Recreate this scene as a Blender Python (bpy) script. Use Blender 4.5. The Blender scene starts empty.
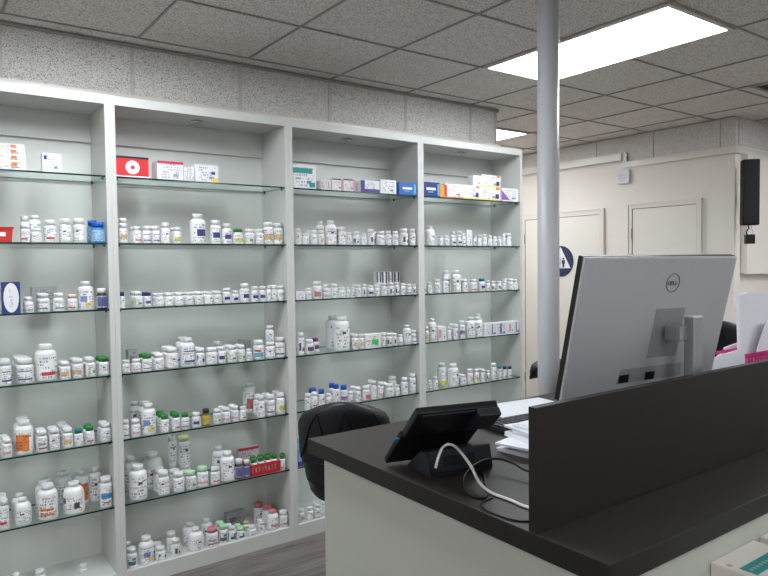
import bpy, bmesh, math, random
from math import sin, cos, pi, radians, hypot, floor
from mathutils import Vector, Matrix
random.seed(7)
SC = bpy.context.scene
COL = SC.collection
EYE = 1.578

# ------------------------------------------------------------------ materials
def new_mat(name):
    m = bpy.data.materials.new(name); m.use_nodes = True
    nt = m.node_tree
    return m, nt, nt.nodes['Principled BSDF']

def N(nt, typ, **kw):
    n = nt.nodes.new(typ)
    for k, v in kw.items():
        if k.startswith('i_'): n.inputs[k[2:].replace('_', ' ')].default_value = v
        else: setattr(n, k, v)
    return n

def mathn(nt, op, a, b=None, c=None):
    n = nt.nodes.new('ShaderNodeMath'); n.operation = op
    for i, v in enumerate((a, b, c)):
        if v is None: continue
        if isinstance(v, (int, float)): n.inputs[i].default_value = v
        else: nt.links.new(v, n.inputs[i])
    return n.outputs[0]

def mixc(nt, f, a, b):
    n = nt.nodes.new('ShaderNodeMix'); n.data_type = 'RGBA'
    for s, v in ((n.inputs[0], f), (n.inputs[6], a), (n.inputs[7], b)):
        if isinstance(v, (int, float)): s.default_value = v
        elif isinstance(v, tuple): s.default_value = (*v[:3], 1)
        else: nt.links.new(v, s)
    return n.outputs[2]

def plain(name, col, rough=.5, var=.04, scale=30., metal=0., spec=.5, bump=0., coat=0.):
    """a plain material with a faint procedural mottle"""
    m, nt, b = new_mat(name)
    tc = N(nt, 'ShaderNodeTexCoord')
    no = N(nt, 'ShaderNodeTexNoise'); no.inputs['Scale'].default_value = scale; no.inputs['Detail'].default_value = 3
    nt.links.new(tc.outputs['Object'], no.inputs['Vector'])
    c2 = tuple(max(0, x * (1 - var * 2)) for x in col)
    nt.links.new(mixc(nt, no.outputs['Fac'], c2, tuple(min(1, x * (1 + var)) for x in col)), b.inputs['Base Color'])
    b.inputs['Roughness'].default_value = rough
    b.inputs['Metallic'].default_value = metal
    b.inputs['Specular IOR Level'].default_value = spec
    b.inputs['Coat Weight'].default_value = coat
    if bump:
        bp = N(nt, 'ShaderNodeBump'); bp.inputs['Strength'].default_value = bump; bp.inputs['Distance'].default_value = .001
        nt.links.new(no.outputs['Fac'], bp.inputs['Height']); nt.links.new(bp.outputs[0], b.inputs['Normal'])
    return m

M = {}
M['cabinet'] = plain('white cabinet laminate', (.565, .57, .55), .38, .015)
M['cabinet_back'] = plain('cabinet back laminate', (.66, .675, .645), .45, .03, 4)
M['cream'] = plain('cream wall paint', (.74, .685, .63), .7, .012, 12, bump=.05)
M['wall_white'] = plain('off white wall paint', (.62, .61, .58), .7, .012, 12)
M['door'] = plain('cream door paint', (.74, .70, .635), .45, .012, 8)
M['casing'] = plain('cream gloss trim', (.71, .665, .61), .35, .01)
M['tbar'] = plain('grey ceiling grid', (.34, .325, .31), .5)
M['tbar_light'] = plain('pale ceiling grid', (.50, .49, .475), .5)
M['pole'] = plain('pale grey painted steel', (.50, .50, .53), .35, .02, 14)
M['lam'] = plain('charcoal laminate', (.030, .0245, .0195), .40, .06, 60, spec=.42)
M['lam_edge'] = plain('charcoal edge band', (.0095, .0078, .0062), .45, .06, 60, spec=.35)
M['counter_panel'] = plain('pale grey panel', (.42, .42, .38), .5, .02, 8)
M['black'] = plain('black plastic', (.006, .006, .007), .42, .1, 80, spec=.3)
M['black_soft'] = plain('matt black plastic', (.0045, .0045, .0055), .6, .1, 80, spec=.25)
M['dark_plastic'] = plain('dark slate plastic', (.016, .016, .023), .45, .1, 80, spec=.35)
M['leather'] = plain('black faux leather', (.0055, .0058, .0085), .45, .15, 220, bump=.25, spec=.4)
M['stitch'] = plain('black piping', (.002, .002, .003), .6, spec=.2)
M['silver'] = plain('silver plastic', (.46, .46, .49), .45, .02, 90, metal=.35)
M['silver_dark'] = plain('grey plastic', (.30, .30, .32), .4, .03, 90, metal=.3)
M['alu'] = plain('brushed aluminium', (.34, .34, .355), .35, .05, 120, metal=.55)
M['chrome'] = plain('bright metal', (.6, .6, .6), .25, metal=1.)
M['pin'] = plain('dark metal pin', (.07, .07, .075), .35, metal=.8)
M['logo'] = plain('dark grey print', (.10, .10, .11), .4)
M['side_blue'] = plain('blue tab', (.07, .13, .26), .5)
M['navy'] = plain('navy sign plastic', (.018, .028, .085), .4)
M['paper'] = plain('white paper', (.78, .79, .84), .8, .02, 30)
M['paper_print'] = plain('printed sheet', (.68, .70, .74), .8, .10, 160)
M['pink'] = plain('magenta plastic', (.60, .03, .21), .4)
M['yellow'] = plain('pale yellow card', (.75, .70, .36), .6)
M['cable_white'] = plain('white cable', (.70, .68, .64), .45)
M['red'] = plain('red plastic', (.50, .018, .02), .4)
M['grille'] = plain('dark grille', (.045, .045, .05), .6)
M['gum'] = plain('white fitting', (.7, .7, .74), .5)
M['white'] = plain('white print', (.8, .8, .8), .6)
BC = {'w': (.74, .745, .75), 'blue': (.03, .22, .55), 'brown': (.035, .018, .016), 'n': (.60, .62, .60), 'yellow': (.12, .09, .02)}
for k, c in BC.items():
    M['body_' + k] = plain('bottle plastic ' + {'w': 'white', 'blue': 'blue', 'brown': 'brown', 'n': 'natural', 'yellow': 'amber'}[k], c, .34, .02, 40)
CC = {'w': (.76, .765, .77), 'green': (.02, .21, .035), 'navy': (.018, .03, .17), 'blue': (.02, .10, .48), 'teal': (.0, .20, .20), 'pink': (.72, .50, .50),
      'red': (.62, .20, .24), 'mint': (.42, .70, .46), 'yel': (.66, .66, .36), 'pur': (.16, .03, .20), 'black': (.03, .03, .03)}

def cap_mat(name, col):
    m, nt, b = new_mat(name)
    tc = N(nt, 'ShaderNodeTexCoord'); sp = N(nt, 'ShaderNodeSeparateXYZ'); nt.links.new(tc.outputs['Object'], sp.inputs[0])
    an = mathn(nt, 'ARCTAN2', sp.outputs[1], sp.outputs[0])
    wv = mathn(nt, 'SINE', mathn(nt, 'MULTIPLY', an, 40.))
    bp = N(nt, 'ShaderNodeBump'); bp.inputs['Strength'].default_value = .5; bp.inputs['Distance'].default_value = .0008
    nt.links.new(wv, bp.inputs['Height']); nt.links.new(bp.outputs[0], b.inputs['Normal'])
    b.inputs['Base Color'].default_value = (*col, 1); b.inputs['Roughness'].default_value = .4
    return m
for k, c in CC.items(): M['cap_' + k] = cap_mat('cap ' + k, c)

def label_mat(name, blocks, text=.75, base=(.78, .78, .78), nlines=7., fx=26.):
    """paper label: coloured blocks (u0,u1,v0,v1,colour) plus rows of illegible small print"""
    m, nt, b = new_mat(name)
    uv = N(nt, 'ShaderNodeTexCoord'); sp = N(nt, 'ShaderNodeSeparateXYZ'); nt.links.new(uv.outputs['UV'], sp.inputs[0])
    u, v = sp.outputs[0], sp.outputs[1]
    oi = N(nt, 'ShaderNodeObjectInfo')
    row = mathn(nt, 'FLOOR', mathn(nt, 'MULTIPLY', v, nlines))
    inrow = mathn(nt, 'LESS_THAN', mathn(nt, 'FRACT', mathn(nt, 'MULTIPLY', v, nlines)), .62)
    cb = N(nt, 'ShaderNodeCombineXYZ')
    nt.links.new(mathn(nt, 'MULTIPLY', u, fx), cb.inputs[0]); nt.links.new(mathn(nt, 'MULTIPLY', row, 5.3), cb.inputs[1])
    nt.links.new(mathn(nt, 'MULTIPLY', oi.outputs['Random'], 60.), cb.inputs[2])
    no = N(nt, 'ShaderNodeTexNoise'); no.inputs['Scale'].default_value = 1.; no.inputs['Detail'].default_value = 1
    nt.links.new(cb.outputs[0], no.inputs['Vector'])
    ink = mathn(nt, 'GREATER_THAN', no.outputs['Fac'], .49)
    cb2 = N(nt, 'ShaderNodeCombineXYZ')   # whole rows appear or not, with a ragged end
    nt.links.new(mathn(nt, 'MULTIPLY', row, 3.1), cb2.inputs[0]); nt.links.new(mathn(nt, 'MULTIPLY', oi.outputs['Random'], 90.), cb2.inputs[1])
    nt.links.new(mathn(nt, 'MULTIPLY', u, 4.), cb2.inputs[2])
    n2 = N(nt, 'ShaderNodeTexNoise'); n2.inputs['Scale'].default_value = 1.; n2.inputs['Detail'].default_value = 0
    nt.links.new(cb2.outputs[0], n2.inputs['Vector'])
    rows = mathn(nt, 'GREATER_THAN', n2.outputs['Fac'], .43)
    marg = mathn(nt, 'MULTIPLY', mathn(nt, 'GREATER_THAN', u, .08), mathn(nt, 'LESS_THAN', u, .92))
    fac = mathn(nt, 'MULTIPLY', mathn(nt, 'MULTIPLY', mathn(nt, 'MULTIPLY', ink, inrow), mathn(nt, 'MULTIPLY', rows, marg)), text)
    cur = mixc(nt, 0., base, base)
    for (u0, u1, v0, v1, c) in blocks:
        k = mathn(nt, 'MULTIPLY', mathn(nt, 'MULTIPLY', mathn(nt, 'GREATER_THAN', u, u0), mathn(nt, 'LESS_THAN', u, u1)),
                  mathn(nt, 'MULTIPLY', mathn(nt, 'GREATER_THAN', v, v0), mathn(nt, 'LESS_THAN', v, v1)))
        cur = mixc(nt, k, cur, c)
    cur = mixc(nt, fac, cur, (.07, .07, .09))
    nt.links.new(cur, b.inputs['Base Color']); b.inputs['Roughness'].default_value = .45
    return m
NV = (.035, .035, .20); BL_ = (.05, .12, .42); RD = (.55, .05, .06); OR = (.72, .20, .04); GR = (.09, .32, .08); TN = (.60, .44, .24); PK = (.66, .34, .38)
YE = (.72, .60, .10); DK = (.06, .06, .07); PU = (.13, .03, .18); TL = (.03, .28, .27)
L = {
 'k': [(.38, .56, .62, .74, DK)], 'b': [(.15, .85, .74, .80, NV), (.15, .85, .12, .24, NV)], 'n': [(.28, .82, .28, .66, NV)], 'r': [(.2, .75, .12, .28, RD)],
 'r2': [(.2, .8, .1, .62, (.50, .16, .13))], 'o': [(.22, .80, .05, .86, OR)], 'o2': [(.25, .8, .30, .42, OR), (.25, .8, .05, .16, OR)], 'g': [(.55, .85, .2, .45, GR), (.2, .4, .1, .8, (.55, .62, .45))],
 't': [(.2, .8, .2, .66, TN)], 'p': [(.15, .85, .16, .40, PK)], 'y': [(.15, .85, .12, .60, (.62, .58, .16))], 'y2': [(0, 1, 0., .24, (.78, .76, .02))],
 'yb': [(.25, .6, .34, .66, (.20, .26, .55)), (.5, .82, .08, .30, YE)], 'rk': [(.2, .85, .10, .24, (.36, .03, .05)), (.2, .7, .4, .6, (.35, .30, .45))],
 'gk': [(.15, .3, .55, .9, (.03, .18, .12)), (.6, .8, .2, .6, DK)], 'tk': [(.2, .8, .15, .5, (.06, .13, .16)), (.5, .8, .55, .8, TL)], 'bb': [(0, 1, .34, .60, (.04, .26, .55)), (.2, .6, .1, .18, RD)],
 'd': [(.22, .42, .2, .75, DK), (.55, .8, .15, .4, DK)], 'tr': [(.15, .85, .1, .5, (.12, .42, .52)), (.2, .6, .6, .8, RD)], 'rb': [(.1, .9, .38, .58, (.06, .14, .48)), (.1, .9, .26, .36, RD)],
 'pu': [(.2, .8, .3, .8, PU)], 'blu': []}
for k, bl in L.items():
    M['lab_' + k] = label_mat('label ' + k, bl, base=(.78, .78, .79) if k != 'blu' else (.30, .48, .70))
M['lab_amber'] = label_mat('label amber', [(.1, .9, .3, .7, (.5, .4, .03))], base=(.55, .45, .06))
M['lab_brown'] = label_mat('label on brown', [(.1, .9, .1, .9, (.10, .11, .30))], base=(.5, .5, .55))

BX = {'w': (.74, .74, .76), 'grey': (.36, .37, .37), 'red': (.62, .02, .025), 'navy': (.02, .035, .19), 'blue': (.03, .12, .42), 'orange': (.80, .30, .02), 'lblue': (.16, .40, .62)}
for k, c in BX.items(): M['card_' + k] = plain('carton ' + k, c, .5, .02, 40)
M['print'] = label_mat('carton print', [(.62, .85, .12, .3, (.25, .28, .45))], text=.6, nlines=6., fx=30., base=(.74, .74, .76))
M['print_blue'] = label_mat('carton print blue', [(.0, 1., .0, .2, (.16, .16, .45))], text=.7, base=(.66, .66, .74))
M['print_dark'] = label_mat('carton print dark', [(.7, 1., .0, 1., (.03, .03, .06))], text=.7, base=(.62, .62, .66))
M['print_grey'] = label_mat('carton print grey', [(.1, .5, .3, .7, (.2, .2, .22))], text=.8, base=(.38, .39, .40))
for k, c in {'orange': OR, 'redm': (.60, .03, .08), 'teal': (.02, .27, .25), 'pinkm': (.62, .30, .36), 'purple': (.07, .04, .20), 'green': (.03, .50, .10), 'yellowm': (.80, .60, .08),
             'dark': (.02, .02, .03), 'violet': (.25, .10, .36), 'navym': (.03, .03, .14), 'wht': (.75, .75, .78), 'cy': (.10, .40, .70)}.items():
    M['ink_' + k] = plain('ink ' + k, c, .5, .02)

def glass_mat():
    m = bpy.data.materials.new('shelf glass'); m.use_nodes = True; nt = m.node_tree; nt.nodes.clear()
    out = N(nt, 'ShaderNodeOutputMaterial'); tr = N(nt, 'ShaderNodeBsdfTransparent'); gl = N(nt, 'ShaderNodeBsdfGlossy')
    tr.inputs[0].default_value = (.955, .98, .97, 1); gl.inputs['Roughness'].default_value = .02; gl.inputs[0].default_value = (.9, 1, .97, 1)
    ge = N(nt, 'ShaderNodeNewGeometry'); dp = N(nt, 'ShaderNodeVectorMath', operation='DOT_PRODUCT')
    nt.links.new(ge.outputs['Incoming'], dp.inputs[0]); nt.links.new(ge.outputs['Normal'], dp.inputs[1])
    c_ = mathn(nt, 'SUBTRACT', 1., mathn(nt, 'ABSOLUTE', dp.outputs['Value']))
    fre = mathn(nt, 'MULTIPLY', mathn(nt, 'MULTIPLY_ADD', mathn(nt, 'POWER', c_, 5.), .92, .05), mathn(nt, 'SUBTRACT', 1., ge.outputs['Backfacing']))
    no = N(nt, 'ShaderNodeTexNoise'); no.inputs['Scale'].default_value = 9
    fac = mathn(nt, 'MULTIPLY_ADD', no.outputs['Fac'], .01, fre)
    mx = N(nt, 'ShaderNodeMixShader'); nt.links.new(fac, mx.inputs[0]); nt.links.new(tr.outputs[0], mx.inputs[1]); nt.links.new(gl.outputs[0], mx.inputs[2])
    nt.links.new(mx.outputs[0], out.inputs[0]); return m
M['glass'] = glass_mat()
M['glass_edge'] = plain('green glass edge', (.006, .035, .028), .12, .1, 20, spec=.6)

def tile_mat(name, base, dark, scale, thr, seam=None):
    """mineral fibre tile: fissured speckle"""
    m, nt, b = new_mat(name)
    tc = N(nt, 'ShaderNodeTexCoord')
    a = N(nt, 'ShaderNodeTexNoise'); a.inputs['Scale'].default_value = scale; a.inputs['Detail'].default_value = 2.5; a.inputs['Roughness'].default_value = .6
    a.inputs['Distortion'].default_value = .6
    c = N(nt, 'ShaderNodeTexNoise'); c.inputs['Scale'].default_value = 3.; c.inputs['Detail'].default_value = 2
    nt.links.new(tc.outputs['Object'], a.inputs['Vector']); nt.links.new(tc.outputs['Object'], c.inputs['Vector'])
    r = N(nt, 'ShaderNodeMapRange'); r.inputs[1].default_value = thr - .10; r.inputs[2].default_value = thr + .03
    nt.links.new(a.outputs['Fac'], r.inputs[0])
    col = mixc(nt, r.outputs[0], dark, base)
    col = mixc(nt, mathn(nt, 'MULTIPLY', c.outputs['Fac'], .12), col, tuple(x * .6 for x in base))
    nt.links.new(col, b.inputs['Base Color']); b.inputs['Roughness'].default_value = .9; b.inputs['Specular IOR Level'].default_value = .2
    bp = N(nt, 'ShaderNodeBump'); bp.inputs['Strength'].default_value = .4; bp.inputs['Distance'].default_value = .002
    nt.links.new(r.outputs[0], bp.inputs['Height']); nt.links.new(bp.outputs[0], b.inputs['Normal'])
    return m
M['tile'] = tile_mat('ceiling tile', (.86, .815, .775), (.44, .415, .395), 120., .485)
M['tile_wall'] = tile_mat('wall tile', (.72, .70, .67), (.27, .26, .25), 165., .47)

def floor_mat():
    m, nt, b = new_mat('grey wood plank floor')
    tc = N(nt, 'ShaderNodeTexCoord')
    br = N(nt, 'ShaderNodeTexBrick'); br.offset = .37
    br.inputs['Scale'].default_value = 1.; br.inputs['Brick Width'].default_value = 1.22; br.inputs['Row Height'].default_value = .18
    br.inputs['Mortar Size'].default_value = .0025; br.inputs['Color1'].default_value = (.30, .30, .30, 1); br.inputs['Color2'].default_value = (.75, .75, .75, 1); br.inputs['Mortar'].default_value = (.0, .0, .0, 1)
    nt.links.new(tc.outputs['Object'], br.inputs['Vector'])
    mp = N(nt, 'ShaderNodeMapping'); mp.inputs['Scale'].default_value = (1.6, 16., 1.)
    nt.links.new(tc.outputs['Object'], mp.inputs[0])
    no = N(nt, 'ShaderNodeTexNoise'); no.inputs['Scale'].default_value = 2.; no.inputs['Detail'].default_value = 7; no.inputs['Roughness'].default_value = .65; no.inputs['Distortion'].default_value = .5
    nt.links.new(mp.outputs[0], no.inputs['Vector'])
    r = N(nt, 'ShaderNodeMapRange'); r.inputs[1].default_value = .3; r.inputs[2].default_value = .7
    nt.links.new(no.outputs['Fac'], r.inputs[0])
    c = mixc(nt, r.outputs[0], (.060, .050, .045), (.235, .205, .185))
    sepb = N(nt, 'ShaderNodeSeparateColor'); nt.links.new(br.outputs['Color'], sepb.inputs[0])
    c = mixc(nt, mathn(nt, 'MULTIPLY', sepb.outputs[0], .35), c, (.12, .105, .095))
    c = mixc(nt, br.outputs['Fac'], c, (.03, .025, .022))
    nt.links.new(c, b.inputs['Base Color']); b.inputs['Roughness'].default_value = .45
    return m
M['floor'] = floor_mat()

def emit_mat():
    m = bpy.data.materials.new('lit diffuser'); m.use_nodes = True; nt = m.node_tree; nt.nodes.clear()
    out = N(nt, 'ShaderNodeOutputMaterial'); em = N(nt, 'ShaderNodeEmission'); em.inputs[0].default_value = (.91, .96, 1., 1)
    tc = N(nt, 'ShaderNodeTexCoord'); sp = N(nt, 'ShaderNodeSeparateXYZ'); nt.links.new(tc.outputs['Object'], sp.inputs[0])
    # two tubes behind the diffuser make two brighter bands
    s = mathn(nt, 'COSINE', mathn(nt, 'MULTIPLY', sp.outputs[0], 2 * pi / .28))
    st = mathn(nt, 'MULTIPLY_ADD', s, -1.5, LIGHT)
    nt.links.new(st, em.inputs[1]); nt.links.new(em.outputs[0], out.inputs[0]); return m

# ------------------------------------------------------------------ mesh helpers
def obj(name, bm, mats, parent=None, smooth=False, loc=None, autosm=None):
    me = bpy.data.meshes.new(name)
    bmesh.ops.recalc_face_normals(bm, faces=bm.faces[:])
    if smooth:
        for f in bm.faces: f.smooth = True
    bm.to_mesh(me); bm.free()
    o = bpy.data.objects.new(name, me); COL.objects.link(o)
    for m in (mats if isinstance(mats, (list, tuple)) else [mats]): me.materials.append(M[m] if isinstance(m, str) else m)
    if parent is not None: o.parent = parent
    if loc is not None: o.location = loc
    return o

def box(bm, x0, x1, y0, y1, z0, z1, mi=0, mat=None, bev=0.):
    vs = [bm.verts.new((x, y, z)) for z in (z0, z1) for y in (y0, y1) for x in (x0, x1)]
    if mat is not None:
        for v in vs: v.co = mat @ v.co
    fs = []
    for q in ((0, 1, 3, 2), (4, 6, 7, 5), (0, 4, 5, 1), (2, 3, 7, 6), (0, 2, 6, 4), (1, 5, 7, 3)):
        f = bm.faces.new([vs[i] for i in q]); f.material_index = mi; fs.append(f)
    bm.normal_update()
    bmesh.ops.recalc_face_normals(bm, faces=fs)
    if bev > 0:
        es = list({e for f in fs for e in f.edges})
        bmesh.ops.bevel(bm, geom=es, offset=bev, segments=2, profile=.6, affect='EDGES')
    return fs

def bxo(name, x0, x1, y0, y1, z0, z1, mat, parent=None, bev=0., origin=None):
    """one box object whose coordinates are given in the parent's frame"""
    bm = bmesh.new(); box(bm, x0, x1, y0, y1, z0, z1, bev=bev)
    return obj(name, bm, mat, parent)

def lathe(bm, prof, seg=24, c=(0, 0), mi=0, a0=0., a1=2 * pi, cap=True):
    full = abs(a1 - a0 - 2 * pi) < 1e-6
    n = seg if full else seg + 1
    rings = []
    for r, z in prof:
        if r < 1e-6: rings.append([bm.verts.new((c[0], c[1], z))]); continue
        rings.append([bm.verts.new((c[0] + r * cos(a0 + (a1 - a0) * i / seg), c[1] + r * sin(a0 + (a1 - a0) * i / seg), z)) for i in range(n)])
    for A, B_ in zip(rings, rings[1:]):
        for i in range(seg):
            j = (i + 1) % n
            if len(A) == 1 and len(B_) == 1: continue
            if len(A) == 1: f = bm.faces.new((A[0], B_[i], B_[j]))
            elif len(B_) == 1: f = bm.faces.new((A[i], A[j], B_[0]))
            else: f = bm.faces.new((A[i], A[j], B_[j], B_[i]))
            f.material_index = mi; f.smooth = True
    return rings

def tube(bm, pts, r, seg=10, closed=False, mi=0):
    P = [Vector(p) for p in pts]; n = len(P); prev = None; rings = []
    for i, p in enumerate(P):
        t = (P[(i + 1) % n] - P[i - 1]) if closed else (P[min(i + 1, n - 1)] - P[max(i - 1, 0)])
        t.normalize()
        u = Vector((0, 0, 1)) if abs(t.z) < .9 else Vector((1, 0, 0))
        if prev is not None: u = prev
        a = (u - t * u.dot(t)).normalized(); b = t.cross(a); prev = a
        rr = r[i] if isinstance(r, (list, tuple)) else r
        rings.append([bm.verts.new(p + a * rr * cos(2 * pi * k / seg) + b * rr * sin(2 * pi * k / seg)) for k in range(seg)])
    m = n if closed else n - 1
    for i in range(m):
        A, B_ = rings[i], rings[(i + 1) % n]
        for k in range(seg):
            f = bm.faces.new((A[k], A[(k + 1) % seg], B_[(k + 1) % seg], B_[k])); f.smooth = True; f.material_index = mi
    if not closed:
        bm.faces.new(rings[0][::-1]); bm.faces.new(rings[-1])

def spline(pts, n=8, closed=False):
    """Catmull-Rom through the points"""
    P = [Vector(p) for p in pts]; out = []; m = len(P)
    rng = range(m) if closed else range(m - 1)
    for i in rng:
        if closed: a, b, c, d = P[i - 1], P[i], P[(i + 1) % m], P[(i + 2) % m]
        else: a, b, c, d = P[max(i - 1, 0)], P[i], P[i + 1], P[min(i + 2, m - 1)]
        for k in range(n):
            t = k / n
            out.append(.5 * ((2 * b) + (c - a) * t + (2 * a - 5 * b + 4 * c - d) * t * t + (3 * b - a - 3 * c + d) * t ** 3))
    if not closed: out.append(P[-1])
    return out

def prism(bm, poly, y0, y1, mat=None, mi=0):
    """polygon in x,z extruded along y"""
    A = [bm.verts.new((x, y0, z)) for x, z in poly]; B_ = [bm.verts.new((x, y1, z)) for x, z in poly]
    if mat is not None:
        for v in A + B_: v.co = mat @ v.co
    n = len(poly); fs = [bm.faces.new(A), bm.faces.new(B_[::-1])]
    for i in range(n): fs.append(bm.faces.new((A[i], B_[i], B_[(i + 1) % n], A[(i + 1) % n])))
    for f in fs: f.material_index = mi
    return fs

def thing(name, label, cat, loc=(0, 0, 0), rz=0., group=None):
    o = bpy.data.objects.new(name, None); COL.objects.link(o); o.empty_display_size = .05
    o.location = loc; o.rotation_euler = (0, 0, rz); o['label'] = label; o['category'] = cat
    if group: o['group'] = group
    return o

def tag(o, label, cat, group=None, kind=None):
    o['label'] = label; o['category'] = cat
    if group: o['group'] = group
    if kind: o['kind'] = kind
    return o

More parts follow.
